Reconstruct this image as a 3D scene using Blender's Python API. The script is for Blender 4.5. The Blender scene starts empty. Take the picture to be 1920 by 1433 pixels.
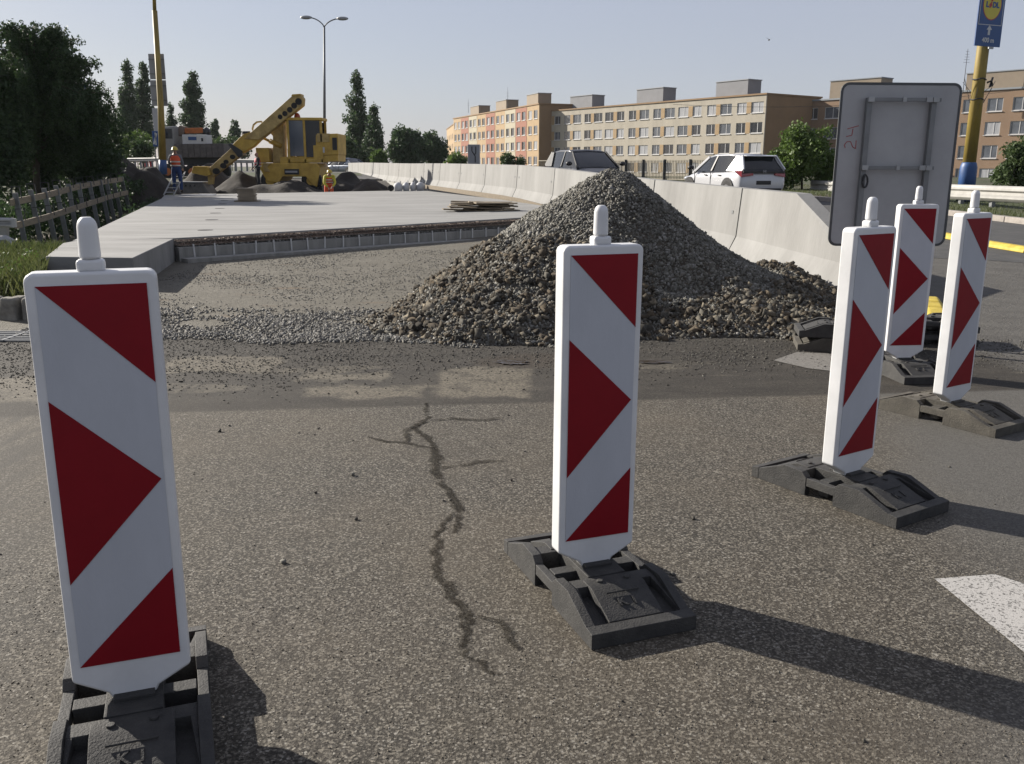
import bpy, bmesh, math, random
import numpy as np
from mathutils import Vector, Matrix
from mathutils import noise as MN0
R = math.radians
C = bpy.context.scene.collection
sc = bpy.context.scene

# ------------------------------------------------------------------ camera
F, CX, CY, HZ, ROLL, EYE = 1680.0, 960.0, 716.5, 313.0, 0.0044, 1.45
TH = math.atan((CY-HZ)/F)
_f = Vector((0, math.cos(TH), -math.sin(TH))); _u = Vector((0, math.sin(TH), math.cos(TH))); _r = Vector((1, 0, 0))
_c, _s = math.cos(ROLL), math.sin(ROLL)
RX = _c*_r+_s*_u; UX = -_s*_r+_c*_u
cam = bpy.data.cameras.new('camera'); camo = bpy.data.objects.new('camera', cam); C.objects.link(camo)
camo.matrix_world = Matrix(((RX.x, UX.x, -_f.x, 0), (RX.y, UX.y, -_f.y, 0), (RX.z, UX.z, -_f.z, EYE), (0, 0, 0, 1)))
cam.sensor_width = 36; cam.lens = F/1920*36; cam.clip_end = 6000; cam.clip_start = .05
cam.dof.use_dof = False
sc.camera = camo

# ------------------------------------------------------------------ sky and sun
SUN_EL, SUN_AZ = R(25), math.atan2(.53, -.85)      # direction towards the sun
w = bpy.data.worlds.new('World'); sc.world = w; w.use_nodes = True
nt = w.node_tree; bg = nt.nodes['Background']
sky = nt.nodes.new('ShaderNodeTexSky'); sky.sky_type = 'NISHITA'; sky.sun_disc = False
sky.sun_elevation = SUN_EL; sky.sun_rotation = R(90)-SUN_AZ
sky.air_density = 1.0; sky.dust_density = 1.0; sky.ozone_density = 1.2; sky.altitude = 100
mxs = nt.nodes.new('ShaderNodeMix'); mxs.data_type = 'RGBA'; mxs.inputs[0].default_value = .68; mxs.inputs[7].default_value = (4.5, 4.6, 5.5, 1)   # thin high veil of haze
nt.links.new(sky.outputs[0], mxs.inputs[6]); nt.links.new(mxs.outputs[2], bg.inputs[0]); bg.inputs[1].default_value = .0565
sl = bpy.data.lights.new('sun', 'SUN'); slo = bpy.data.objects.new('sun', sl); C.objects.link(slo)
sl.energy = 5.0; sl.angle = R(.6); sl.color = (1, .93, .83)
sd = Vector((math.cos(SUN_EL)*math.cos(SUN_AZ), math.cos(SUN_EL)*math.sin(SUN_AZ), math.sin(SUN_EL)))
slo.rotation_euler = sd.to_track_quat('Z', 'Y').to_euler()
vs = sc.view_settings; vs.view_transform = 'Standard'; vs.look = 'None'; vs.gamma = 1; vs.exposure = 1.0; vs.use_curve_mapping = False
sc.cycles.max_bounces = 6; sc.cycles.transparent_max_bounces = 6

# ------------------------------------------------------------------ placing helpers
def ray(px, py): return (F*_f+RX*(px-CX)+UX*(CY-py))
def at(px, py, Y): d = ray(px, py); return Vector((0, 0, EYE))+d*(Y/d.y)
def gnd(px, py, z=0): d = ray(px, py); return Vector((0, 0, EYE))+d*((z-EYE)/d.z)
PY = [-5, 12, 17, 22, 29, 34, 42, 50, 70, 95, 140, 300, 3000]
PZ = [0, 0, .08, .2, .40, .44, .49, .5, .62, .6, -.9, -1.5, -1.5]
def p(y): return float(np.interp(y, PY, PZ))
def surf(px, py):
    z = 0
    for i in range(40):
        q = gnd(px, py, z) if z < EYE-.02 else gnd(px, py, 0)
        z = .6*z+.4*p(q.y)
    return gnd(px, py, z)
def m_per_px(Y): return Y/1727.

# ------------------------------------------------------------------ object helpers
def tag(o, label=None, cat=None, group=None, kind=None):
    if label: o['label'] = label
    if cat: o['category'] = cat
    if group: o['group'] = group
    if kind: o['kind'] = kind
    return o
def thing(name, label, cat, loc=(0, 0, 0), rz=0, group=None):
    o = bpy.data.objects.new(name, None); C.objects.link(o); o.location = loc; o.rotation_euler = (0, 0, rz)
    o.empty_display_size = .2
    return tag(o, label, cat, group)
def copy_tree(o, parent=None):
    c = o.copy(); C.objects.link(c); c.parent = parent
    for ch in [x for x in KIDS.get(o.name, [])]: 
        k = copy_tree(ch, c)
    return c
KIDS = {}
def link(name, me, parent=None, mats=(), smooth=False, bevel=0, sub=0, loc=None, rot=None, seg=2):
    for m in mats: me.materials.append(m)
    o = bpy.data.objects.new(name, me); C.objects.link(o)
    if parent is not None: o.parent = parent; KIDS.setdefault(parent.name, []).append(o)
    if smooth: me.polygons.foreach_set('use_smooth', [True]*len(me.polygons))
    if bevel:
        b = o.modifiers.new('bevel', 'BEVEL'); b.width = bevel; b.segments = seg; b.limit_method = 'ANGLE'; b.angle_limit = R(35)
        me.polygons.foreach_set('use_smooth', [True]*len(me.polygons)); wn = o.modifiers.new('wn', 'WEIGHTED_NORMAL'); wn.keep_sharp = True
    if sub: s = o.modifiers.new('sub', 'SUBSURF'); s.levels = sub; s.render_levels = sub
    if loc is not None: o.location = loc
    if rot is not None: o.rotation_euler = rot
    return o
class MB:
    def __init__(s): s.v = []; s.f = []; s.m = []; s.mi = 0
    def add(s, vs, fs, M=None):
        b = len(s.v)
        s.v += [tuple(M @ Vector(v)) if M is not None else tuple(v) for v in vs]
        s.f += [tuple(i+b for i in f) for f in fs]; s.m += [s.mi]*len(fs); return s
    def box(s, c, d, M=None, taper=(1, 1)):
        x, y, z = d[0]/2, d[1]/2, d[2]/2; tx, ty = taper
        vs = [(c[0]+a*x*(tx if k > 0 else 1), c[1]+b*y*(ty if k > 0 else 1), c[2]+k*z) for k in (-1, 1) for b in (-1, 1) for a in (-1, 1)]
        return s.add(vs, [(0, 2, 3, 1), (4, 5, 7, 6), (0, 1, 5, 4), (2, 6, 7, 3), (0, 4, 6, 2), (1, 3, 7, 5)], M)
    def bar(s, a, b, wd, hd, up=(0, 0, 1)):     # box from a to b
        a = Vector(a); b = Vector(b); d = b-a; L = d.length; z = d/L
        x = z.cross(Vector(up))
        if x.length < 1e-4: x = z.cross(Vector((0, 1, 0)))
        x.normalize(); y = x.cross(z)
        M = Matrix(((x.x, y.x, z.x, a.x), (x.y, y.y, z.y, a.y), (x.z, y.z, z.z, a.z), (0, 0, 0, 1)))
        return s.box((0, 0, L/2), (wd, hd, L), M)
    def prism(s, poly, a, b, axis='y'):         # poly in the plane across axis
        n = len(poly)
        def P(q, t): return {'y': (q[0], t, q[1]), 'x': (t, q[0], q[1]), 'z': (q[0], q[1], t)}[axis]
        vs = [P(q, a) for q in poly]+[P(q, b) for q in poly]
        return s.add(vs, [tuple(range(n)), tuple(range(2*n-1, n-1, -1))]+[(i, i+n, (i+1) % n+n, (i+1) % n) for i in range(n)])
    def tube(s, pts, r, n=8, caps=True):
        pts = [Vector(q) for q in pts]; rs = r if isinstance(r, (list, tuple)) else [r]*len(pts); vs = []; fs = []
        for i, q in enumerate(pts):
            d = (pts[min(i+1, len(pts)-1)]-pts[max(i-1, 0)]).normalized()
            x = d.cross(Vector((0, 0, 1)))
            if x.length < 1e-3: x = Vector((1, 0, 0))
            x.normalize(); y = d.cross(x)
            for k in range(n):
                t = 2*math.pi*k/n; vs.append(q+x*math.cos(t)*rs[i]+y*math.sin(t)*rs[i])
        for i in range(len(pts)-1):
            for k in range(n): fs.append((i*n+k, i*n+(k+1) % n, (i+1)*n+(k+1) % n, (i+1)*n+k))
        if caps: fs += [tuple(range(n-1, -1, -1)), tuple(range((len(pts)-1)*n, len(pts)*n))]
        return s.add(vs, fs)
    def lathe(s, prof, n=16, c=(0, 0, 0)):      # prof (r,z)
        vs = [(c[0]+r*math.cos(2*math.pi*k/n), c[1]+r*math.sin(2*math.pi*k/n), c[2]+z) for r, z in prof for k in range(n)]
        fs = [(i*n+k, i*n+(k+1) % n, (i+1)*n+(k+1) % n, (i+1)*n+k) for i in range(len(prof)-1) for k in range(n)]
        return s.add(vs, fs+[tuple(range(n-1, -1, -1)), tuple(range((len(prof)-1)*n, len(prof)*n))])
    def sphere(s, c, r, n=10, m=7):
        r = r if isinstance(r, (list, tuple)) else (r, r, r); vs = []; fs = []
        for i in range(m+1):
            a = math.pi*i/m
            for k in range(n): t = 2*math.pi*k/n; vs.append((c[0]+r[0]*math.sin(a)*math.cos(t), c[1]+r[1]*math.sin(a)*math.sin(t), c[2]+r[2]*math.cos(a)))
        for i in range(m):
            for k in range(n): fs.append((i*n+k, (i+1)*n+k, (i+1)*n+(k+1) % n, i*n+(k+1) % n))
        return s.add(vs, fs)
    def mesh(s, name, fix=True):
        me = bpy.data.meshes.new(name); me.from_pydata(s.v, [], s.f)
        me.polygons.foreach_set('material_index', s.m)
        if fix:
            bm = bmesh.new(); bm.from_mesh(me); bmesh.ops.recalc_face_normals(bm, faces=bm.faces); bm.to_mesh(me); bm.free()
        me.update(); return me
    def build(s, name, mats, parent=None, **k):
        if not isinstance(mats, (list, tuple)): mats = [mats]
        return link(name, s.mesh(name), parent, mats, **k)
def np_mesh(name, V, Fq, k):
    me = bpy.data.meshes.new(name); me.vertices.add(len(V)); me.vertices.foreach_set('co', np.asarray(V, 'f').ravel())
    nf = len(Fq); me.loops.add(nf*k); me.loops.foreach_set('vertex_index', np.asarray(Fq, 'i').ravel())
    me.polygons.add(nf); me.polygons.foreach_set('loop_start', np.arange(0, nf*k, k, dtype='i'))
    try: me.polygons.foreach_set('loop_total', np.full(nf, k, 'i'))
    except Exception: pass
    me.update(calc_edges=True); me.validate(); return me
def text_mesh(s, size, ext, bold=0):
    cu = bpy.data.curves.new('t', 'FONT'); cu.body = s; cu.size = size; cu.extrude = ext; cu.align_x = 'CENTER'; cu.align_y = 'CENTER'; cu.offset = bold; cu.resolution_u = 3
    o = bpy.data.objects.new('t', cu); C.objects.link(o); dg = bpy.context.evaluated_depsgraph_get(); dg.update()
    me = bpy.data.meshes.new_from_object(o.evaluated_get(dg)); bpy.data.objects.remove(o); return me

# ------------------------------------------------------------------ materials
KA = .66
def mat(name, col, rough=.7, var=.12, scale=4., bump=0., bscale=40., metal=0., col2=None, thr=None, stretch=None, detail=5, spec=.5, coat=0, world=False):
    m = bpy.data.materials.new(name); m.use_nodes = True; n = m.node_tree; B = n.nodes['Principled BSDF']; L = n.links.new
    col = [c*KA for c in col]; col2 = [c*KA for c in col2] if col2 else None
    B.inputs['Roughness'].default_value = rough; B.inputs['Metallic'].default_value = metal; B.inputs['Specular IOR Level'].default_value = spec
    if coat: B.inputs['Coat Weight'].default_value = coat; B.inputs['Coat Roughness'].default_value = .08
    if world: src = n.nodes.new('ShaderNodeNewGeometry').outputs['Position']
    else: src = n.nodes.new('ShaderNodeTexCoord').outputs['Object']
    if stretch:
        mp = n.nodes.new('ShaderNodeMapping'); mp.inputs['Scale'].default_value = stretch; L(src, mp.inputs[0]); src = mp.outputs[0]
    t = n.nodes.new('ShaderNodeTexNoise'); t.inputs['Scale'].default_value = scale; t.inputs['Detail'].default_value = detail; t.inputs['Roughness'].default_value = .65; L(src, t.inputs[0])
    r = n.nodes.new('ShaderNodeValToRGB'); L(t.outputs[0], r.inputs[0])
    a = [c*(1-var) for c in col[:3]]+[1]; b = [c for c in (col2 or [min(1, c*(1+var)) for c in col])][:3]+[1]
    r.color_ramp.elements[0].position, r.color_ramp.elements[1].position = thr or (.3, .7)
    r.color_ramp.elements[0].color = a; r.color_ramp.elements[1].color = b
    L(r.outputs[0], B.inputs['Base Color'])
    if bump:
        t2 = n.nodes.new('ShaderNodeTexNoise'); t2.inputs['Scale'].default_value = bscale; t2.inputs['Detail'].default_value = 4; L(src, t2.inputs[0])
        bn = n.nodes.new('ShaderNodeBump'); bn.inputs['Strength'].default_value = min(1, bump); bn.inputs['Distance'].default_value = .02; L(t2.outputs[0], bn.inputs['Height']); L(bn.outputs[0], B.inputs['Normal'])
    return m
M = {}
M['plastic'] = mat('white_plastic', (.84, .85, .86), .42, .10, 4, .02, 60)
M['sheet'] = mat('white_reflective', (.60, .63, .69), .38, .10, 3.5, .05, 260, stretch=(1, 1, .35))
M['red'] = mat('red_reflective', (.27, .005, .014), .45, .12, 3, spec=.2)
M['rubber'] = mat('rubber', (.036, .036, .036), .75, .4, 14, .22, 160, col2=(.062, .06, .056))
M['rubber_dusty'] = mat('dusty_rubber', (.075, .068, .055), .85, .35, 9, .25, 120, col2=(.13, .118, .095))
M['concrete_new'] = mat('new_concrete', (.29, .287, .275), .85, .14, 1.6, .2, 30, stretch=(1, 1, .3), col2=(.36, .358, .345))
M['deck'] = mat('deck_concrete', (.26, .258, .248), .85, .16, 1.1, .2, 25, stretch=(.5, 2.2, 1), col2=(.38, .377, .362), detail=9, world=True)
M['concrete'] = mat('weathered_concrete', (.34, .335, .31), .9, .25, 2.5, .3, 30, stretch=(3, 3, .5), world=True)
M['rust'] = mat('rusty_steel', (.25, .19, .15), .8, .4, 20)
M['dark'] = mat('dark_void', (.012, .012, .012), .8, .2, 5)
M['wood'] = mat('pale_timber', (.36, .29, .2), .8, .3, 3, .2, 30, stretch=(1, 1, 8), col2=(.45, .37, .26))
M['wood_d'] = mat('old_timber', (.2, .165, .12), .85, .4, 4, .2, 30, stretch=(1, 6, 6), col2=(.33, .26, .17))
M['galv'] = mat('galvanised_steel', (.45, .46, .46), .5, .15, 6, metal=.5)
M['galv_d'] = mat('dull_galvanised', (.26, .27, .275), .55, .15, 6, metal=.4)
M['rail'] = mat('guardrail_steel', (.5, .49, .46), .55, .15, 3, metal=.25, col2=(.56, .55, .52))
M['signback'] = mat('grey_sign_back', (.46, .465, .47), .55, .08, 2.2, metal=.1, col2=(.53, .535, .54))
M['signlight'] = mat('pale_sign_back', (.36, .37, .38), .5, .08, 2)
M['sign_edge'] = mat('sign_edge', (.11, .115, .12), .5, .1, 4, metal=.5)
M['yellow_pole'] = mat('yellow_pole_paint', (.30, .215, .04), .6, .3, 3, .1, 20, stretch=(1, 1, .3), col2=(.44, .32, .06))
M['blue'] = mat('blue_paint', (.02, .085, .26), .5, .2, 4)
M['lblue'] = mat('sign_blue', (.008, .075, .27), .4, .08, 4)
M['lyellow'] = mat('sign_yellow', (.72, .6, .05), .4, .05, 4)
M['lred'] = mat('sign_red', (.5, .02, .02), .4, .05, 4)
M['white'] = mat('white_paint', (.72, .72, .7), .6, .08, 8)
M['roadpaint'] = mat('worn_road_paint', (.15, .145, .135), .8, .1, 95, .15, 200, col2=(.52, .505, .48), thr=(.40, .46), world=True, detail=3)
M['yellow_kerb'] = mat('yellow_separator', (.6, .43, .03), .7, .2, 6, .3, 20, col2=(.72, .56, .08))
M['stonekerb'] = mat('pale_kerbstone', (.42, .38, .34), .85, .2, 8, .2, 20)
M['rockkerb'] = mat('old_kerb_concrete', (.25, .235, .2), .9, .35, 9, .6, 18, col2=(.36, .34, .29))
M['digger'] = mat('digger_yellow', (.62, .38, .05), .55, .25, 2.5, .05, 20, col2=(.78, .52, .09))
M['digger_d'] = mat('dirty_digger_yellow', (.52, .36, .12), .7, .35, 3, .1, 20, col2=(.74, .54, .2))
M['glass'] = mat('dark_glass', (.02, .023, .027), .1, .2, 1, spec=.45)
M['glass_l'] = mat('sky_glass', (.12, .14, .17), .1, .2, 1, spec=.8)
M['curtain'] = mat('net_curtain_glass', (.42, .44, .46), .3, .25, 1.3, stretch=(6, 6, .3))
M['tyre'] = mat('tyre', (.02, .02, .02), .85, .2, 10)
M['rim'] = mat('rim', (.35, .35, .36), .35, .1, 10, metal=.7)
M['carwhite'] = mat('white_car_paint', (.68, .69, .71), .25, .02, 2, coat=1)
M['cardark'] = mat('dark_car_paint', (.06, .062, .072), .4, .05, 2, coat=.3)
M['carblue'] = mat('blue_grey_car_paint', (.10, .13, .19), .28, .05, 2, coat=1, metal=.3)
M['black'] = mat('black_trim', (.015, .015, .016), .5, .1, 5)
M['taillight'] = mat('tail_light', (.35, .01, .015), .15, .1, 8, coat=1)
M['headlight'] = mat('head_light', (.55, .57, .6), .1, .1, 8, coat=1)
M['truckbed'] = mat('truck_bed', (.12, .105, .10), .7, .25, 4, col2=(.17, .15, .14))
M['orange'] = mat('orange_paint', (.5, .14, .02), .5, .25, 4)
M['truckcab'] = mat('truck_cab', (.32, .32, .31), .5, .15, 3)
M['vest'] = mat('orange_vest', (.8, .11, .03), .7, .1, 9)
M['vestred'] = mat('red_vest', (.5, .03, .05), .7, .1, 9)
M['vestyellow'] = mat('yellow_vest', (.6, .55, .05), .7, .1, 9)
M['stripe'] = mat('reflective_stripe', (.6, .58, .52), .5, .05, 9)
M['denim'] = mat('blue_workwear', (.02, .05, .16), .85, .25, 12)
M['darkcloth'] = mat('dark_workwear', (.02, .022, .028), .85, .3, 12)
M['greycloth'] = mat('grey_shirt', (.14, .15, .17), .85, .2, 12)
M['skin'] = mat('skin', (.38, .2, .13), .55, .1, 12)
M['helmet'] = mat('yellow_helmet', (.6, .45, .05), .35, .05, 9)
M['boot'] = mat('boot', (.02, .018, .015), .8, .2, 12)
M['soil'] = mat('dug_soil', (.035, .027, .020), .95, .4, 3, 1, 9, col2=(.065, .050, .036), world=True)
M['soil_d'] = mat('dark_soil', (.022, .018, .014), .95, .4, 3, 1, 9, col2=(.040, .032, .024), world=True)
M['sack'] = mat('white_sack', (.62, .63, .65), .75, .12, 6, .4, 12)
M['fence_slat'] = mat('cream_slat', (.42, .38, .29), .7, .15, 3)
M['bark'] = mat('bark', (.07, .055, .04), .9, .3, 8, .5, 12)
M['steel_dark'] = mat('dark_steel', (.06, .062, .065), .5, .2, 5, metal=.4)
M['crack'] = mat('damp_crack', (.060, .050, .040), .9, .3, 60, .6, 220, col2=(.11, .095, .075), world=True)
M['beacon'] = mat('amber_beacon', (.5, .08, .02), .3, .1, 5)

def leafmat(name, col, col2, tr=.25):
    m = bpy.data.materials.new(name); m.use_nodes = True; n = m.node_tree; L = n.links.new
    B = n.nodes['Principled BSDF']; out = n.nodes['Material Output']; B.inputs['Roughness'].default_value = .6; B.inputs['Specular IOR Level'].default_value = .35
    g = n.nodes.new('ShaderNodeNewGeometry'); mixf = n.nodes.new('ShaderNodeMix'); mixf.data_type = 'RGBA'
    tn = n.nodes.new('ShaderNodeTexNoise'); tn.inputs['Scale'].default_value = .9; L(g.outputs['Position'], tn.inputs[0])
    ad = n.nodes.new('ShaderNodeMath'); ad.operation = 'MULTIPLY_ADD'; ad.inputs[1].default_value = .6; L(g.outputs['Random Per Island'], ad.inputs[0])
    sb = n.nodes.new('ShaderNodeMath'); sb.operation = 'SUBTRACT'; sb.inputs[1].default_value = .3; L(tn.outputs[0], sb.inputs[0]); L(sb.outputs[0], ad.inputs[2])
    L(ad.outputs[0], mixf.inputs[0]); mixf.inputs[6].default_value = (*col, 1); mixf.inputs[7].default_value = (*col2, 1)
    L(mixf.outputs[2], B.inputs['Base Color'])
    t = n.nodes.new('ShaderNodeBsdfTranslucent'); L(mixf.outputs[2], t.inputs[0]); ms = n.nodes.new('ShaderNodeMixShader'); ms.inputs[0].default_value = tr
    L(B.outputs[0], ms.inputs[1]); L(t.outputs[0], ms.inputs[2]); L(ms.outputs[0], out.inputs[0]); return m
M['leaf_dark'] = leafmat('dark_birch_leaves', (.016, .034, .014), (.05, .085, .028), .3)
M['leaf_poplar'] = leafmat('poplar_leaves', (.03, .06, .028), (.075, .115, .045), .3)
M['leaf_mid'] = leafmat('mid_leaves', (.03, .055, .02), (.075, .11, .035), .3)
M['leaf_bright'] = leafmat('bright_leaves', (.045, .085, .018), (.12, .18, .04), .35)
M['grass'] = leafmat('grass_blades', (.04, .065, .018), (.13, .14, .05), .3)

# ground material: zones of the work area in world metres
class NG:
    def __init__(s, m): s.t = m.node_tree; s.L = s.t.links.new
    def n(s, k): return s.t.nodes.new(k)
    def val(s, x, i):
        if isinstance(x, (int, float)): i.default_value = x
        elif isinstance(x, tuple): i.default_value = (*x, 1) if len(x) == 3 and i.type == 'RGBA' else x
        else: s.L(x, i)
    def m(s, op, a, b=0., c=0., clamp=False):
        q = s.n('ShaderNodeMath'); q.operation = op; q.use_clamp = clamp; s.val(a, q.inputs[0]); s.val(b, q.inputs[1]); s.val(c, q.inputs[2]); return q.outputs[0]
    def noise(s, v, sc_, d=4, r=.6):
        q = s.n('ShaderNodeTexNoise'); q.inputs['Scale'].default_value = sc_; q.inputs['Detail'].default_value = d; q.inputs['Roughness'].default_value = r; s.L(v, q.inputs[0]); return q.outputs[0]
    def vor(s, v, sc_, feat='F1', out='Distance'):
        q = s.n('ShaderNodeTexVoronoi'); q.feature = feat; q.inputs['Scale'].default_value = sc_; s.L(v, q.inputs[0]); return q.outputs[out]
    def step(s, x, a, b): # smooth 0..1
        q = s.n('ShaderNodeMapRange'); q.interpolation_type = 'SMOOTHSTEP'; s.val(x, q.inputs[0]); q.inputs[1].default_value = a; q.inputs[2].default_value = b; return q.outputs[0]
    def mix(s, f, a, b):
        q = s.n('ShaderNodeMix'); q.data_type = 'RGBA'; s.val(f, q.inputs[0]); s.val(a, q.inputs[6]); s.val(b, q.inputs[7]); return q.outputs[2]
    def scale(s, v, x, y, z):
        q = s.n('ShaderNodeMapping'); q.inputs['Scale'].default_value = (x, y, z); s.L(v, q.inputs[0]); return q.outputs[0]
def ground_mat(name, kind, dark=1., fade=False):
    m = bpy.data.materials.new(name); m.use_nodes = True; g = NG(m); B = m.node_tree.nodes['Principled BSDF']
    pos = g.n('ShaderNodeNewGeometry').outputs['Position']; sp = g.n('ShaderNodeSeparateXYZ'); g.L(pos, sp.inputs[0]); X, Y = sp.outputs[0], sp.outputs[1]
    big = g.noise(pos, .55, 5); mid = g.noise(pos, 3, 5); fine = g.noise(pos, 45, 3)
    cell = g.vor(pos, 150, out='Color'); cd = g.vor(pos, 150); sc_ = g.n('ShaderNodeSeparateColor'); g.L(cell, sc_.inputs[0]); rnd = sc_.outputs[0]
    if kind == 'work':
        wob = g.m('MULTIPLY', g.m('SUBTRACT', mid, .5), .5); wob2 = g.m('MULTIPLY', g.m('SUBTRACT', big, .5), 1.6)
        yy = g.m('ADD', Y, wob); 
        # coarse asphalt: bitumen with pale chips, worn and stained in patches
        a = g.mix(g.step(rnd, .1, .95), (.052, .046, .037), (.285, .262, .222))
        a = g.mix(g.m('MULTIPLY', g.step(rnd, .91, .96), .6), a, (.46, .445, .41))
        a = g.mix(g.m('MULTIPLY', g.step(g.vor(pos, 95), .42, .68), .75), a, (.022, .019, .015))
        a = g.mix(g.m('MULTIPLY', g.step(big, .35, .7), .40), a, (.175, .145, .105))
        a = g.mix(g.m('MULTIPLY', g.step(g.noise(pos, 1.5, 6, .7), .52, .68), .38), a, (.07, .060, .048))
        a = g.mix(g.m('MULTIPLY', g.step(g.noise(pos, .8, 4, .7), .60, .70), .35), a, (.20, .185, .155))
        # greyer, smoother asphalt to the right
        gr = g.mix(rnd, (.10, .096, .09), (.17, .165, .155))
        side = g.m('ADD', g.m('ADD', X, g.m('MULTIPLY', Y, -.32)), wob2)
        a = g.mix(g.step(side, .35, 1.0), a, gr)
        # tyre-dirt darkening on the far left
        dl = g.step(g.m('ADD', g.m('ADD', X, g.m('MULTIPLY', Y, .22)), wob), -.9, -1.7)
        a = g.mix(g.m('MULTIPLY', dl, g.step(g.noise(g.scale(pos, 5, 1, 1), 1.3, 4), .38, .62)), a, (.075, .068, .058))
        # dirt band with pale milled patches
        band = g.m('MULTIPLY', g.step(g.m('SUBTRACT', Y, g.m('MULTIPLY', X, .12)), 5.42, 5.50), 1.)
        dirt = g.mix(g.step(g.noise(g.scale(pos, .7, 1.6, 1), 2.3, 6, .7), .3, .7), (.034, .029, .023), (.074, .065, .053))
        pale = g.m('MULTIPLY', g.m('MULTIPLY', g.step(g.noise(g.scale(pos, .55, 2.0, 1), 1.05, 3), .58, .62), .6), g.step(Y, 6.85, 6.5))
        pale = g.m('MULTIPLY', pale, g.step(g.noise(g.scale(pos, 4.5, .3, 1), 1.8, 2), .34, .46))
        pale = g.m('MULTIPLY', pale, g.m('ADD', g.m('MULTIPLY', g.step(g.m('SINE', g.m('MULTIPLY', X, 34)), -.5, .3), .35), .65))
        for (x0, x1, y0, y1) in ((-.50, .13, 5.60, 6.45), (-1.35, -.58, 5.58, 5.92), (-2.6, -1.75, 6.30, 6.85), (-4.2, -2.9, 5.4, 6.1), (-1.5, -.9, 6.05, 6.3)):
            bxm = g.m('MULTIPLY', g.m('MULTIPLY', g.step(g.m('ADD', X, g.m('MULTIPLY', wob, .5)), x0-.04, x0+.04), g.step(g.m('ADD', X, g.m('MULTIPLY', wob, .5)), x1+.04, x1-.04)), g.m('MULTIPLY', g.step(yy, y0-.05, y0+.05), g.step(yy, y1+.06, y1-.06)))
            pale = g.m('MAXIMUM', pale, g.m('MULTIPLY', bxm, g.m('ADD', .45, g.m('MULTIPLY', g.step(g.noise(pos, 5, 5, .7), .36, .5), .55))))
        dirt = g.mix(g.m('MULTIPLY', pale, .9), dirt, g.mix(rnd, (.19, .165, .125), (.29, .262, .21)))
        dirt = g.mix(g.m('MULTIPLY', g.m('MULTIPLY', g.step(Y, 5.62, 5.44), g.step(mid, .3, .6)), .75), dirt, (.045, .037, .028))
        dirt = g.mix(g.m('MULTIPLY', g.step(rnd, .84, .97), .4), dirt, (.20, .19, .165))
        dirt = g.mix(g.m('MULTIPLY', g.step(g.vor(pos, 60), .4, .7), .5), dirt, (.025, .021, .015))
        wet = g.step(g.m('ADD', g.m('MULTIPLY', g.m('POWER', g.m('SUBTRACT', X, .35), 2.), .55), g.m('ADD', g.m('MULTIPLY', g.m('POWER', g.m('SUBTRACT', Y, 6.75), 2.), 3.), wob)), .32, .12)
        dirt = g.mix(g.m('MULTIPLY', wet, .7), dirt, (.055, .040, .026))
        right_road = g.step(g.m('ADD', g.m('SUBTRACT', X, g.m('MULTIPLY', Y, -.25)), wob), 5.3, 5.7)
        col = g.mix(band, a, dirt)
        # compacted tan-grey sub-base beyond
        sb = g.mix(g.step(g.noise(pos, 2.2, 6, .7), .35, .7), (.155, .142, .112), (.22, .205, .17))
        sb = g.mix(g.m('MULTIPLY', g.step(g.noise(pos, 14, 5, .8), .45, .65), .5), sb, (.105, .094, .075))
        sb = g.mix(g.m('MULTIPLY', g.step(g.vor(pos, 28), .28, .1), .55), sb, (.33, .315, .28))
        sb = g.mix(g.m('MULTIPLY', g.step(rnd, .5, .9), .4), sb, (.30, .285, .25))
        sb = g.mix(g.m('MULTIPLY', g.step(g.noise(g.scale(pos, .6, 2, 1), 1.4, 3), .62, .7), .5), sb, (.19, .13, .075))
        col = g.mix(g.step(g.m('ADD', Y, wob), 7.5, 8.1), col, sb)
        old = g.mix(g.step(mid, .3, .7), (.105, .10, .094), (.15, .145, .136)); old = g.mix(g.m('MULTIPLY', g.step(rnd, .6, .95), .35), old, (.25, .24, .22))
        col = g.mix(right_road, col, old)
        h = g.m('ADD', g.m('ADD', g.m('MULTIPLY', rnd, .8), g.m('MULTIPLY', g.noise(pos, 22, 4, .7), g.m('MULTIPLY', g.step(Y, 5.6, 8), 8.))), g.m('MULTIPLY', g.noise(pos, 130, 3), 1.2)); bs, bd = .75, .0042
    elif kind == 'road':
        col = g.mix(g.step(mid, .3, .7), (.085, .085, .085), (.125, .123, .12)); col = g.mix(g.m('MULTIPLY', g.step(g.noise(g.scale(pos, 2, .2, 1), 1, 3), .5, .7), .4), col, (.07, .07, .07))
        h = g.m('ADD', cd, fine); bs, bd = .5, .006
    else:   # land: grass and dirt
        gn = g.noise(pos, .35, 5); col = g.mix(g.step(g.noise(pos, 9, 5), .3, .7), (.045, .065, .02), (.10, .115, .045))
        col = g.mix(g.step(gn, .48, .62), col, (.13, .11, .08))
        h = g.noise(pos, 12, 5); bs, bd = .8, .05
    sc2 = g.n('ShaderNodeVectorMath'); sc2.operation = 'SCALE'; sc2.inputs['Scale'].default_value = .58; g.L(col, sc2.inputs[0]); tn_ = g.n('ShaderNodeVectorMath'); tn_.operation = 'MULTIPLY'; tn_.inputs[1].default_value = (1.03*dark, 1.015*dark, .975*dark) if kind == 'work' else (1, 1, 1); g.L(sc2.outputs[0], tn_.inputs[0]); g.L(tn_.outputs[0], B.inputs['Base Color']); B.inputs['Roughness'].default_value = .85; B.inputs['Specular IOR Level'].default_value = .35
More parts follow.
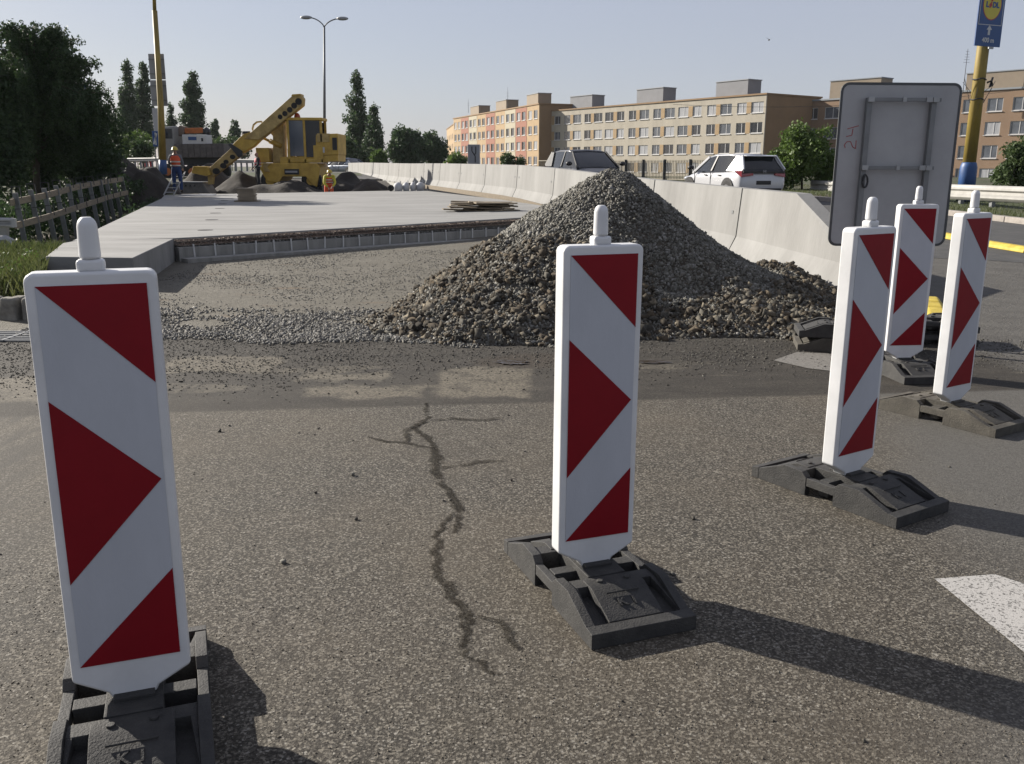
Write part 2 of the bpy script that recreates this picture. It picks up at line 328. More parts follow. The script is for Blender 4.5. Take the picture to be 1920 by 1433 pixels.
    if fade:
        at_ = g.n('ShaderNodeAttribute'); at_.attribute_name = 'edge'; e_ = g.m('ADD', at_.outputs['Fac'], g.m('MULTIPLY', g.m('SUBTRACT', g.noise(pos, 22, 5, .75), .5), 2.2)); g.L(g.m('MULTIPLY', g.m('MULTIPLY', g.step(e_, .85, .2), .68), g.step(g.noise(pos, 7, 4, .7), .30, .48)), B.inputs['Alpha'])
    b = g.n('ShaderNodeBump'); b.inputs['Strength'].default_value = bs; b.inputs['Distance'].default_value = bd; g.L(h, b.inputs['Height']); g.L(b.outputs[0], B.inputs['Normal'])
    return m
M['work'] = ground_mat('work_area_surface', 'work'); M['road'] = ground_mat('road_asphalt', 'road'); M['land'] = ground_mat('land', 'land')

# ------------------------------------------------------------------ terrain
def slab_left(y): return float(np.interp(y, [10.9, 12.9, 32.9, 45], [-5.75, -6.45, -12.65, -16.4]))
def barrier_x(y): return float(np.interp(y, BY, BX))
BY = [8.8, 10.6, 14.5, 18.1, 22, 25.8, 28.5, 33.8, 42.5, 50, 75, 110]
BX = [4.15, 4.0, 3.68, 2.95, 2.15, 1.35, .68, -.92, -3.5, -5.6, -12.8, -24]
def land_z(x, y):
    z = p(y)-.02
    if 9 < y < 43 and slab_left(y)-.1 < x < barrier_x(y)-.2: return min(z, .1)-.15
    if y > 9.2:
        e = -4.95 if y < 10.9 else slab_left(y)
        if x < e-.0:       # ditch beside the slab
            k = min(1, max(0, (e-x)/1.2)); k2 = min(1, max(0, (y-11.5)/2.5))*min(1, max(0, (47-y)/8))
            z -= k*k2*1.3
            far = min(1, max(0, (-x-19)/8)); z += far*k2*1.0
    if 41.5 < y < 56 and x < barrier_x(y)+.4:
        z = min(z, p(y)-.02-min(1, (y-41.5)/1.)*min(1, (56-y)/5)*.62*min(1, (barrier_x(y)+.4-x)/.8))
        return z
    if y > 56 and x < -8: z += .35*min(1, (y-56)/8)*min(1, (-8-x)/4)*(1 if y < 120 else max(0, 1-(y-120)/60))
    return z
ys = np.concatenate([np.linspace(-6, 12, 10), np.linspace(12.5, 60, 64), np.linspace(65, 150, 18), np.array([200, 300, 500, 900, 1600, 2800])])
xs = np.concatenate([-np.array([2500, 1200, 600, 300, 150, 90, 60, 45]), np.linspace(-36, 20, 75), np.array([26, 35, 50, 80, 150, 300, 600, 1200, 2500])])
V = [(x, y, land_z(x, y)) for y in ys for x in xs]; nx = len(xs)
Fc = [(j*nx+i, j*nx+i+1, (j+1)*nx+i+1, (j+1)*nx+i) for j in range(len(ys)-1) for i in range(nx-1)]
tag(link('ground', np_mesh('ground', V, Fc, 4), None, [M['land']], smooth=True), kind='structure')
def strip(name, ys, xl, xr, dz, m, n=2, zcap=9):
    V = []; 
    for y in ys:
        a, b = xl(y), xr(y)
        for i in range(n+1): x = a+(b-a)*i/n; V.append((x, y, min(p(y), zcap)+dz))
    Fs = [(j*(n+1)+i, j*(n+1)+i+1, (j+1)*(n+1)+i+1, (j+1)*(n+1)+i) for j in range(len(ys)-1) for i in range(n)]
    return tag(link(name, np_mesh(name, V, Fs, 4), None, [m], smooth=True), kind='structure')
yw = list(np.linspace(-4, 12, 9))+list(np.linspace(12.5, 43, 40))
strip('work_area_asphalt', yw, lambda y: (-6.6 if y < 9.2 else (-4.95 if y < 10.85 else slab_left(y)+.25)), lambda y: 9.2 if y < 14 else float(np.interp(y, [14, 16], [9.2, barrier_x(16)+.1])) if y < 16 else barrier_x(y)+.1, .0, M['work'], 8, .16)
KERB = lambda y: float(np.interp(y, [-5, 16, 21.5, 24, 31, 50, 80, 120], [13.6, 12.7, 12.1, 11.5, 9.9, 5.6, -2.6, -16]))
yr = list(np.linspace(-4, 50, 60))+list(np.linspace(52, 118, 30))
strip('road', yr, lambda y: 8.6 if y < 13.9 else (float(np.interp(y, [13.9, 15.9], [8.6, barrier_x(15.9)])) if y < 15.9 else barrier_x(y)), lambda y: KERB(y), .004, M['road'], 4)
V = []; gy3 = np.linspace(42.4, 58, 30)
for y in gy3:
    for i in range(24): x = -20+(barrier_x(y)-.3+20)*i/23; V.append((x, y, land_z(x, y)+.03+.05*MN0.noise(Vector((x*1.5, y*1.5, 0)))))
tag(link('dug_ground', np_mesh('dug_ground', V, [(24*j+i, 24*j+i+1, 24*j+i+25, 24*j+i+24) for j in range(29) for i in range(23)], 4), None, [M['soil']], smooth=True), kind='structure')
# far-left carriageway behind the works
V = [(-60, 62, p(62)+.40), (-7, 58, p(58)+.09), (-12, 74, p(74)+.38), (-60, 84, p(84)+.42)]
tag(link('far_road', np_mesh('far_road', V, [(0, 1, 2, 3)], 4), None, [M['road']]), kind='structure')

# ------------------------------------------------------------------ guide beacons
def base_mesh():
    b = MB(); L, W = .39, .185
    def prof(y):  # height along long axis
        return float(np.interp(abs(y), [0, .10, .20, .345, .39], [.108, .108, .112, .055, .05]))
    for s in (-1, 1):
        x0, x1 = s*(W-.032), s*W; a, c = min(x0, x1), max(x0, x1)
        # rail with a notch below and a lowered bridge over it
        b.prism([(-L, 0), (-.075, 0), (-.075, .045), (-.075, .085), (-.10, .108), (-.20, .112), (-.345, .055), (-L, .05)], a, c, 'x')
        b.prism([(L, 0), (.075, 0), (.075, .045), (.075, .085), (.10, .108), (.20, .112), (.345, .055), (L, .05)], a, c, 'x')
        b.prism([(-.075, .045), (.075, .045), (.075, .083), (-.075, .083)], a+.002, c-.002, 'x')
    w = W-.032
    for s in (-1, 1):
        # end lip, sloping deck, raised plate
        b.prism([(s*(L+.0015), .001), (s*(L-.04), .001), (s*(L-.04), .0575), (s*(L+.0015), .0515)], -W-.0012, W+.0012, 'x')
        b.prism([(s*(L-.04), .001), (s*.17, .001), (s*.17, .062), (s*.21, .062), (s*(L-.04), .03)], -w, w, 'x')
        b.prism([(s*(L-.055), .02), (s*.135, .03), (s*.135, .104), (s*.20, .104), (s*(L-.055), .052)], -.098, .098, 'x')
        b.prism([(s*.118, .02), (s*.175, .02), (s*.175, .1), (s*.118, .1)], -w, w, 'x')
        b.box((0, s*.235, .0965), (.12, .004, .006))
        for q in (-1, 1):
            b.add([(q*w, s*.345, .052), (q*w, s*.175, .1), (q*.135, s*.175, .1), (q*w, s*.345, .03), (q*w, s*.175, .03), (q*.135, s*.175, .03)], [(0, 1, 2), (3, 5, 4), (0, 2, 5, 3), (0, 3, 4, 1), (1, 4, 5, 2)])
            b.lathe([(.011, 0), (.011, .008)], 10, (q*.05, s*.165, .1035))
    # centre block that grips the panel foot, with side shoulders
    b.box((0, 0, .052), (.14, .235, .104)); b.box((0, 0, .05), (2*w-.002, .05, .07))
    b.box((.0, .045, .108), (.1, .03, .012)); b.box((0, -.045, .108), (.1, .03, .012))
    return b
RED = [[(0, 0), (1, 0), (1, .25)], [(0, .28), (.97, .505), (0, .765)], [(1, .755), (1, 1), (0, 1)]]
def beacon(loc, yaw, label, rub, panel_yaw=0, tilt=0):
    t = thing('guide_beacon', label, 'traffic beacon', loc, yaw, 'red and white guide beacons on rubber feet')
    base = base_mesh().build('base', rub, t, bevel=.006)
    tm = text_mesh('K 1', .05, .0022, .001); k = link('raised_lettering', tm, base, [rub], loc=(0, -.272, .0785), rot=(R(21), 0, 0))
    W, Hh = .143, 1.045; z0 = .163
    b = MB(); 
    # body outline with a pointed foot
    def outline(w, d, rc):
        pts = [(-.052, .098), (.052, .098), (.062, .118), (w, z0+d)]
        for k in range(5): a = k/4*math.pi/2; pts.append((w-rc+rc*math.cos(a), z0+Hh-d-rc+rc*math.sin(a)))
        for k in range(5): a = math.pi/2+k/4*math.pi/2; pts.append((-w+rc+rc*math.cos(a), z0+Hh-d-rc+rc*math.sin(a)))
        return pts+[(-w, z0+d), (-.062, .118)]
    b.prism(outline(W, 0, .022), -.034, .034, 'y')
    b.box((0, 0, z0+Hh+.012), (.062, .046, .03)); b.lathe([(.0245, 0), (.0225, .075), (.0195, .092), (.010, .098)], 14, (0, 0, z0+Hh+.026))
    pn = b.build('panel_body', M['plastic'], t, bevel=.009, seg=3); pn.rotation_euler = (tilt, 0, panel_yaw)
    for sgn in (-1, 1):
        s = MB(); w, h = .1195, .972; zt = z0+Hh-.030; y = sgn*.0352
        def P(u, v, dy=0): return ((u*2*w-w)*(1 if sgn < 0 else 1), y+sgn*dy, zt-v*h)
        s.mi = 0
        def face(poly, mi, dy, th=.0008):
            s.mi = mi; n = len(poly)
            f = [P(u, v, dy+th) for u, v in poly]+[P(u, v, dy-.0008) for u, v in poly]
            s.add(f, [tuple(range(n)), tuple(range(2*n-1, n-1, -1))]+[(i, i+n, (i+1) % n+n, (i+1) % n) for i in range(n)])
        face([(0, 0), (1, 0), (1, 1), (0, 1)], 0, 0)
        for q in RED: face(q, 1, .0016)
        s.build('reflective_sheet', [M['sheet'], M['red']], pn)
    return t
beacon((-.995, 2.12, 0), R(20.2), 'red and white guide beacon nearest the camera at far left, foot cut by picture edge', M['rubber'], R(0))
beacon((.284, 2.925, 0), R(20.8), 'red and white guide beacon standing in front of the gravel pile', M['rubber'], R(0))
beacon((1.53, 3.885, 0), R(33), 'red and white guide beacon on clean black rubber foot, right of the pile', M['rubber'])
beacon((2.845, 6.41, 0), R(6), 'farthest red and white guide beacon, behind the other two and before the grey sign', M['rubber'])
beacon((2.62, 5.18, 0), R(32.5), 'red and white guide beacon on a dusty brownish rubber foot, rightmost in the row', M['rubber_dusty'])
def loose_base(loc, rz, label, m):
    o = base_mesh().build('rubber_foot', m, None, bevel=.006); o.location = loc; o.rotation_euler = (0, 0, rz)
    tag(o, label, 'rubber foot', 'spare rubber feet weighing down the grey sign')
loose_base((2.75, 7.28, 0), R(78), 'lower rubber foot of the stack beside the gravel pile', M['rubber_dusty'])
loose_base((2.75, 7.28, .115), R(79), 'upper rubber foot of the stack beside the gravel pile', M['rubber'])
loose_base((3.55, 7.62, 0), R(80), 'lower rubber foot of the stack right of the farthest beacon', M['rubber'])
loose_base((3.55, 7.62, .115), R(79), 'upper rubber foot of the stack right of the farthest beacon', M['rubber'])

# ------------------------------------------------------------------ big grey temporary sign, seen from behind
t = thing('temporary_sign', 'large grey sign seen from behind with rounded corners and red graffiti, behind the beacons', 'road sign', (3.12, 7.55, 0), R(2))
SW, SH, SZ = .485, 1.28, .83
b = MB(); rc = .06; pts = []
for (cx_, cz_, a0) in ((SW-rc, SZ+rc, -90), (SW-rc, SZ+SH-rc, 0), (-SW+rc, SZ+SH-rc, 90), (-SW+rc, SZ+rc, 180)):
    for k in range(6): a = R(a0+k*18); pts.append((cx_+rc*math.cos(a), cz_+rc*math.sin(a)))
b.prism(pts, -.004, .004, 'y'); pnl = b.build('panel', M['signback'], t)
b = MB()
for i in range(len(pts)): q, r_ = pts[i], pts[(i+1) % len(pts)]; b.bar((q[0], 0, q[1]), (r_[0], 0, r_[1]), .02, .012, (0, 1, 0))
b.build('rim', M['sign_edge'], pnl)
for x in (-.27, .255):
    MB().box((x, -.032, (SZ+SH-.11+.02)/2+.1), (.042, .04, SZ+SH-.33)).build('post', M['galv_d'], t, bevel=.003)
for z in (SZ+SH-.125, SZ+SH-.655):
    o = MB().box((0, -.062, z), (.60, .02, .028)).build('crossbar', M['galv_d'], t, bevel=.002)
    for x in (-.27, 0, .2, .255): MB().box((x, -.076, z), (.05 if x not in (0,) else .03, .012, .04)).build('clamp', M['galv'], o, bevel=.002)
b = MB(); b.tube([(-.262+.022*math.cos(a), -.07, SZ+SH-.76+.052*math.sin(a)) for a in np.linspace(0, 2*math.pi, 14)], .006, 5, False); b.tube([(-.258+.02*math.cos(a), -.078, SZ+SH-.765+.048*math.sin(a)) for a in np.linspace(0, 2*math.pi, 14)], .006, 5, False)
b.build('wire_loop', M['steel_dark'], t)
MB().box((.36, -.008, SZ+.06), (.018, .008, .04)).build('sticker', M['black'], t)
# graffiti 24, written sideways in red
b = MB()
def stroke(pts, w=.006):
    pts = [Vector((x, -.0055, z)) for x, z in pts]
    for q, r_ in zip(pts, pts[1:]): b.bar(q, r_, w, .002, (0, 1, 0))
ox, oz = -.42, SZ+SH-.50
stroke([(ox, oz), (ox-.01, oz+.025), (ox+.01, oz+.05), (ox+.04, oz+.05), (ox+.06, oz+.01), (ox+.085, oz-.005), (ox+.085, oz+.06)])
gm = mat('red_marker', (.42, .10, .10), .7, .2, 60); b.build('graffiti_digit', gm, t); b = MB()
stroke([(ox, oz+.09), (ox+.045, oz+.10), (ox+.05, oz+.15)]); stroke([(ox+.005, oz+.15), (ox+.095, oz+.175)])
b.build('graffiti_digit', gm, t)

# ------------------------------------------------------------------ concrete barriers
PROF = [(-.30, .0), (-.30, .07), (-.16, .36), (-.10, 1.1), (.10, 1.1), (.16, .36), (.30, .07), (.30, .0)]
def curve_pts():
    pts = []; y = 14.35; arc = []
    yy = np.arange(8.8, 110, .05); xx = np.interp(yy, BY, BX); s = np.concatenate([[0], np.cumsum(np.hypot(np.diff(xx), np.diff(yy)))])
    s0 = np.interp(14.35, yy, s)
    out = []
    for k in range(-1, 19):
        sk = s0+k*3.98; out.append((float(np.interp(sk, s, xx)), float(np.interp(sk, s, yy))))
    return out
BP = curve_pts()
segnames = ['with its sloping end piece nearest the camera', 'just behind the gravel pile right flank', 'behind the gravel pile, hidden mostly']
ORD = 'first second third fourth fifth sixth seventh eighth ninth tenth eleventh twelfth thirteenth fourteenth fifteenth sixteenth seventeenth eighteenth nineteenth twentieth'.split()
def blab(n):
    return {6: 'pale concrete barrier directly left of the dark SUV, right of the lane sign', 7: 'pale concrete barrier standing below and right of the small lane sign', 8: 'pale concrete barrier just left of the small lane sign', 9: 'pale concrete barrier behind the far end of the timber edge board',
            10: 'pale concrete barrier behind the white sacks', 11: 'pale concrete barrier just left of the white sacks'}.get(n, 'pale concrete barrier, %s of the distant row counting from the white sacks towards the digger' % ORD[n-12])
for k in range(len(BP)-1):
    (x0, y0), (x1, y1) = BP[k], BP[k+1]
    if k == 0: x0, y0 = 4.12, 9.3
    d = Vector((x1-x0, y1-y0, 0)); L = d.length; u = d/L; nrm = Vector((u.y, -u.x, 0))
    lab = ['pale concrete barrier with a sloping end, behind the beacon right of the gravel pile', 'pale concrete barrier with its joint right of the pile, below the white hatchback',
           'pale concrete barrier between the white hatchback and the pile peak', 'pale concrete barrier hidden behind the pile peak, below the dark SUV', 'pale concrete barrier just left of the pile peak, before the dark SUV front'][k] if k < 5 else \
          blab(k+1)
    t = thing('concrete_barrier', lab, 'barrier', (x0, y0, 0), 0, 'pale concrete barriers lining the road')
    b = MB(); g = .03; N = 2
    z0, z1 = p(y0), p(y1)
    if k == 0:
        st = [(0, .12), (1.0, .45), (2.9, 1.1), (L-g, 1.1)]
    else: st = [(g, 1.1), (L-g, 1.1)]
    vs = []; n = len(PROF)
    for s_, ht in st:
        zz = z0+(z1-z0)*s_/L
        for o_, h_ in PROF:
            hh = h_*ht/1.1 if h_ > .5 else min(h_, ht*.9*h_/.36) if ht < .4 else h_
            vs.append(tuple(u*s_+nrm*o_+Vector((0, 0, zz+hh+(.035 if h_ == 0 else 0)*0))))
    fs = [(i*n+j, i*n+(j+1) % n, (i+1)*n+(j+1) % n, (i+1)*n+j) for i in range(len(st)-1) for j in range(n)]
    fs += [tuple(range(n)), tuple(range((len(st)-1)*n, len(st)*n))]
    b.add(vs, fs); b.build('body', M['concrete_new'], t)
    for q in np.arange(.5 if k else 1.6, L, 1.25 if y0 < 30 else 1.9):
        zz = z0+(z1-z0)*q/L; c_ = u*q-nrm*.29
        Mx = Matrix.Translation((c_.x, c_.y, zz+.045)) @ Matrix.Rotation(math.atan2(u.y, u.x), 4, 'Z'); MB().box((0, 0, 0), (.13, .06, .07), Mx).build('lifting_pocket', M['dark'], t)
    if k and k < 14:
        for q in ((.25,) if k % 2 else (.25, L-.25)):
            zz = z0+(z1-z0)*q/L+.72; c_ = u*q-nrm*.132
            Mx = Matrix.Translation((c_.x, c_.y, zz)) @ Matrix.Rotation(math.atan2(u.y, u.x), 4, 'Z'); MB().box((0, 0, 0), (.07, .012, .05), Mx).box((-.02, -.004, -.03), (.02, .012, .04), Mx).build('anchor_plate', M['galv_d'], t)
V = []; yf = np.arange(14, 100, 1.)
for y in yf: 
    for o_, z_ in ((-.36, -.35), (-.36, p(y)-.004), (.36, p(y)-.004)): V.append((barrier_x(y)+o_, y, z_))
tag(link('bridge_edge', np_mesh('bridge_edge', V, [(3*j+i, 3*j+i+1, 3*j+i+4, 3*j+i+3) for j in range(len(yf)-1) for i in range(2)], 4), None, [M['concrete']]), kind='structure')
# ------------------------------------------------------------------ bridge deck
def zdeck(x): return .37+.012*(x+5.15)*.9
t = thing('bridge_deck', 'newly cast pale concrete bridge deck with exposed rebar along its near edge', 'bridge deck', (0, 0, 0))
def sheet_prism(b, poly, dz0, flat=None):
    top = [(x, y, (zdeck(x) if flat is None else flat)) for x, y in poly]; bot = [(x, y, dz0) for x, y, z in top]; n = len(poly)
    b.add(top+bot, [tuple(range(n)), tuple(range(2*n-1, n-1, -1))]+[(i, i+n, (i+1) % n+n, (i+1) % n) for i in range(n)])
FL, FR = Vector((-5.18, 13.78, 0)), Vector((-.35, 18.35, 0))          # front edge line of main slab
def fl(s): return FL+(FR-FL)*s
FR2 = fl(1.55)
RIGHT = [(FR2.x, FR2.y)]+[(barrier_x(y)-.75, y) for y in (24, 30, 36, 42)]
far = [(-4.5, 42.6), (-14.1, 37.0)]; left = [(-12.65, 32.9), (-6.6, 13.65)]
b = MB(); 
zt = .0
sheet_prism(b, [(FL.x, FL.y)]+RIGHT+far+left[:1]+[(-6.55, 13.45)], -.02)
deck = b.build('deck_slab', M['deck'], t, bevel=.01)
b = MB(); sheet_prism(b, [(-5.68, 10.95), (-4.57, 10.83), (-5.15, 13.74), (-6.42, 13.40), (-6.42, 12.9)], -.3, .366)
b.build('end_block', M['deck'], t, bevel=.012)
# front detail
d = (FR2-FL); Lf = d.length; u = d/Lf; nf = Vector((u.y, -u.x, 0))
rz = math.atan2(u.y, u.x)
def Mf(s, o, z): q = FL+u*s+nf*o; return Matrix.Translation((q.x, q.y, z)) @ Matrix.Rotation(rz, 4, 'Z')
b = MB(); b.box((0, 0, 0), (Lf, .22, .09), Mf(Lf/2, .36, .045)); b.build('ledge', M['concrete'], t, bevel=.01)
b = MB(); b.box((0, 0, 0), (Lf, .14, .22), Mf(Lf/2, .12, .13)); b.build('front_beam', M['concrete'], t, bevel=.01)
rnd = random.Random(4)
for i, s_ in enumerate(np.arange(.25, Lf, .33)):
    s_ += rnd.uniform(-.03, .03); MB().box((0, 0, 0), (.024, .014, .22), Mf(s_, .20, .17) @ Matrix.Rotation(rnd.uniform(-.06, .06), 4, 'Y')).build('strap', M['white'], t)
b = MB()
for s_ in np.arange(.03, Lf, .038):
    z = zdeck((FL+u*s_).x)
    for zz in (z-.035, z-.085):
        l = rnd.uniform(.08, .2); dx = rnd.uniform(-.04, .04)
        b.bar(Mf(s_, 0, zz) @ Vector((0, 0, 0)), Mf(s_+dx, l, zz+rnd.uniform(-.025, .02)) @ Vector((0, 0, 0)), .012, .012)
    if rnd.random() < .7: b.bar(Mf(s_, rnd.uniform(.07, .18), z-.11) @ Vector((0, 0, 0)), Mf(s_+rnd.uniform(-.03, .03), .12, z-.015) @ Vector((0, 0, 0)), .010, .010)
for o_, dz in ((.06, -.03), (.14, -.045), (.09, -.09), (.17, -.10)):
    b.bar(Mf(0, o_, zdeck(FL.x)+dz) @ Vector((0, 0, 0)), Mf(Lf, o_, zdeck(FR2.x)+dz) @ Vector((0, 0, 0)), .014, .014)
o = b.build('rebar', M['rust'], t); o['kind'] = 'stuff'
b = MB()
for i, s_ in enumerate(np.arange(0, Lf, .06)):    # crumbs of stone laitance between the bars
    for _ in range(2):
        q = Mf(s_+rnd.uniform(0, .06), rnd.uniform(.03, .17), .245+rnd.uniform(0, .03)) @ Vector((0, 0, 0)); r_ = rnd.uniform(.012, .03)
        b.sphere(q, (r_, r_, r_*.7), 5, 3)
o = b.build('crumbs', M['concrete'], t); o['kind'] = 'stuff'
for px_, py_ in ((385, 430), (397, 410), (404, 397), (412, 388), (417, 379), (421, 372.5)):
    q = gnd(px_, py_, .385); z = zdeck(q.x)
    MB().lathe([(.13, 0), (.13, .006)], 18, (q.x, q.y, z-.001)).build('drain_opening', M['dark'], t)
# joint line between block and deck
# timber and soil strip between deck and barrier
b = MB()
pa = [Vector((barrier_x(y)-.62, y, p(y)+.04)) for y in np.linspace(20, 48, 15)]
for a_, c_ in zip(pa, pa[1:]): b.bar(a_+Vector((0, 0, .02)), c_+Vector((0, 0, .02)), .05, .16)
o = b.build('edge_formwork', M['wood_d']); tag(o, 'long timber edge board between the deck and the barriers', 'formwork')

# ------------------------------------------------------------------ slanted formwork railing at the ditch
A, B_ = Vector((-12.9, 24, 0)), Vector((-15.45, 37, 0))
t = thing('formwork_railing', 'slanting grey posts carrying two timber rails beside the ditch', 'railing', (0, 0, 0))
def RL(px_, py_, Y): return at(px_, py_, Y)
n = 11; posts = []
tops = [(28, 362, 24), (57, 356, 25.2), (82, 353, 26.4), (104, 348, 27.7), (128, 345, 29), (147, 343, 30.3), (167, 340, 31.6), (187, 337, 33), (199, 336, 34), (212, 334, 35.3), (227, 331, 36.6)]
bots = [(48, 462), (78, 462), (104, 456), (126, 449), (144, 440), (163, 432), (184, 424), (203, 414), (213, 407), (226, 399), (242, 391)]
for (a, b_) in zip(tops, bots):
    P0 = at(a[0], a[1], a[2]); P1 = at(b_[0], b_[1], a[2]+.15); P1 = P1+(P1-P0)*.25
    o = MB().bar(P1, P0, .13, .05, (0, 1, 0)).build('post', M['galv_d'], t)
    q = P0
    for zz in (0, -.62):
        q = P0+(P1-P0)*(abs(zz)/1.9); c = MB(); c.tube([q+Vector((-.02, -.12, .0)), q+Vector((-.02, -.12, .16)), q+Vector((.2, -.12, .16)), q+Vector((.22, -.12, -.12))], .014, 5); c.build('rail_clip', M['steel_dark'], o)
for pts in ([(24, 380, 23.85), (82, 368, 26.2), (147, 351, 30.1), (199, 341, 33.8), (233, 336, 36.9)], [(33, 423, 23.7), (92, 407, 26.2), (160, 385, 30.1), (205, 370, 33.8), (241, 361, 36.7)]):
    b = MB(); P_ = [at(*q)-Vector((0, .1, 0)) for q in pts]
    for a_, c_ in zip(P_, P_[1:]): b.bar(a_, c_+(c_-a_)*.01, .04, .17, (0, 0, 1))
    b.build('timber_rail', M['wood'], t)
# old guardrail stub at the left edge
t = thing('guardrail', 'grey guardrail stub ending at the left edge above the grass', 'guardrail', (0, 0, 0))
def wbeam(b, P_, h, th=.03, nrm=None):
    for a_, c_ in zip(P_, P_[1:]):
        d_ = (c_-a_).normalized(); nn = Vector((d_.y, -d_.x, 0)) if nrm is None else nrm
        prof = [(0, -.5), (.5, -.42), (1, -.32), (1, -.2), (0, -.08), (0, .08), (1, .2), (1, .32), (.5, .42), (0, .5)]
        vs = [tuple(q+nn*(k_*h*.24+o_)+Vector((0, 0, z_*h))) for q in (a_, c_) for o_ in (0, -.012) for k_, z_ in prof]; m = len(prof)
        fs = []
        for o_ in (0, 1):
            fs += [(o_*m+i, o_*m+i+1, 2*m+o_*m+i+1, 2*m+o_*m+i) for i in range(m-1)]
        b.add(vs, fs)
a_, c_ = at(-120, 415, 14.3), at(26, 418, 15); b = MB(); wbeam(b, [a_, c_], .16); b.tube([c_+Vector((-.02, 0, -.07)), c_+Vector((-.02, 0, .07))], .06, 10); b.build('beam', M['galv'], t)
MB().bar(at(8, 470, 15.1), at(8, 420, 15.1), .09, .12).build('post', M['galv_d'], t)
b = MB(); b.tube([at(-60, 452, 14.5), at(12, 449, 14.7), at(24, 456, 14.7)], .07, 8); b.build('lower_rail', M['galv'], t)
o = MB().sphere(gnd(50, 476, .02)+Vector((0, 0, .02)), (.28, .2, .13), 10, 6).build('plastic_sheet', M['sack'], None, smooth=True); tag(o, 'crumpled pale plastic sheet lying in grass beside the deck corner', 'plastic sheet')

# ------------------------------------------------------------------ lamp posts and poles
def ring_tube(b, pts, r, n=10): b.tube(pts, r, n)
# right yellow pole with advertising sign
YP = 27.; P0 = at(1807, 392, YP); P0.z = p(YP)+.05; xo = P0.x
t = thing('yellow_pole', 'yellow pole with blue foot and blue shop sign behind the guardrail at right', 'pole', P0)
MB().lathe([(.185, .6), (.165, 4), (.15, 9)], 20).build('shaft', M['yellow_pole'], t, smooth=True)
MB().lathe([(.24, 0), (.235, 1.1), (.20, 1.22), (.185, 1.24)], 18).build('foot_sleeve', M['blue'], t, smooth=True)
b = MB()
for a in range(7): b.bar((.18*math.cos(a), .18*math.sin(a), 2.9+.13*(a % 3)), (.42*math.cos(a+.4), .34*math.sin(a), 3.3+.1*(a % 4)), .012, .012)
b.tube([(.18*math.cos(a), .18*math.sin(a), 3.55+.02*math.sin(3*a)) for a in np.linspace(0, 6.28, 14)], .02, 5); b.tube([(.18*math.cos(a), .18*math.sin(a), 3.0+.02*math.sin(3*a)) for a in np.linspace(0, 6.28, 14)], .018, 5)
b.tube([(.18, -.1, 3.45), (.28, -.15, 3.5), (.34, -.12, 3.38), (.27, -.1, 3.33), (.36, -.05, 3.6)], .03, 5)
b.build('wire_ties', M['steel_dark'], t)
sg = bpy.data.objects.new('sign_panel', None)
za, zb = at(1848, 91, YP).z-P0.z, 0
SWd, SHt = .97, 1.72; yaw = R(22)
sgm = Matrix.Rotation(yaw, 4, 'Z')
b = MB(); b.mi = 0; b.box((0, 0, 0), (SWd, .03, SHt)); b.mi = 1; b.box((0, -.0175, .24), (SWd*.9, .003, SWd*1.12)); b.mi = 0; b.box((0, -.0205, .24), (SWd*.86, .003, SWd*1.08))
sgo = b.build('sign_panel', [M['lblue'], M['white']], t); sgo.location = (-.03, -.26, za+SHt/2+.02); sgo.rotation_euler = (0, 0, yaw)
b = MB(); b.prism([(.345*math.cos(a), .24+.345*math.sin(a)*1.2) for a in np.linspace(0, 2*math.pi, 37)[:-1]], -.024, -.022, 'y'); b.build('emblem_ring', M['lred'], sgo)
b = MB(); b.prism([(.325*math.cos(a), .24+.325*math.sin(a)*1.2) for a in np.linspace(0, 2*math.pi, 37)[:-1]], -.027, -.024, 'y'); b.build('emblem_disc', M['lyellow'], sgo)
def put_text(s, size, m, parent, loc, name='lettering', sx=1, bold=.01, rot=(R(90), 0, 0), ext=.002):
    me = text_mesh(s, size, ext, bold); o = link(name, me, parent, [m], loc=loc, rot=rot); o.scale = (sx, 1, 1); return o
put_text('L', .2, M['lblue'], sgo, (-.19, -.03, .225), bold=.012); put_text('DL', .2, M['lblue'], sgo, (.13, -.03, .225), bold=.012)
b = MB(); b.bar((-.105, -.029, .15), (-.035, -.029, .30), .045, .004, (0, 1, 0)); b.prism([(-.03+.035*math.cos(a), .345+.035*math.sin(a)) for a in np.linspace(0, 6.28, 13)[:-1]], -.031, -.027, 'y'); b.prism([(-.07, .15), (.0, .22), (-.07, .29), (-.13, .22)], -.033, -.0295, 'y'); b.build('lettering', M['lred'], sgo)
b = MB(); b.prism([(-.04, -.56), (.04, -.56), (.04, -.42), (.10, -.42), (0, -.30), (-.10, -.42), (-.04, -.42)], -.02, -.016, 'y'); b.build('arrow', M['white'], sgo)
put_text('400 m', .18, M['white'], sgo, (0, -.018, -.70), bold=.004)
MB().box((.16, 0, -SHt/2-.03), (.18, .03, .06)).build('bracket', M['galv'], sgo)
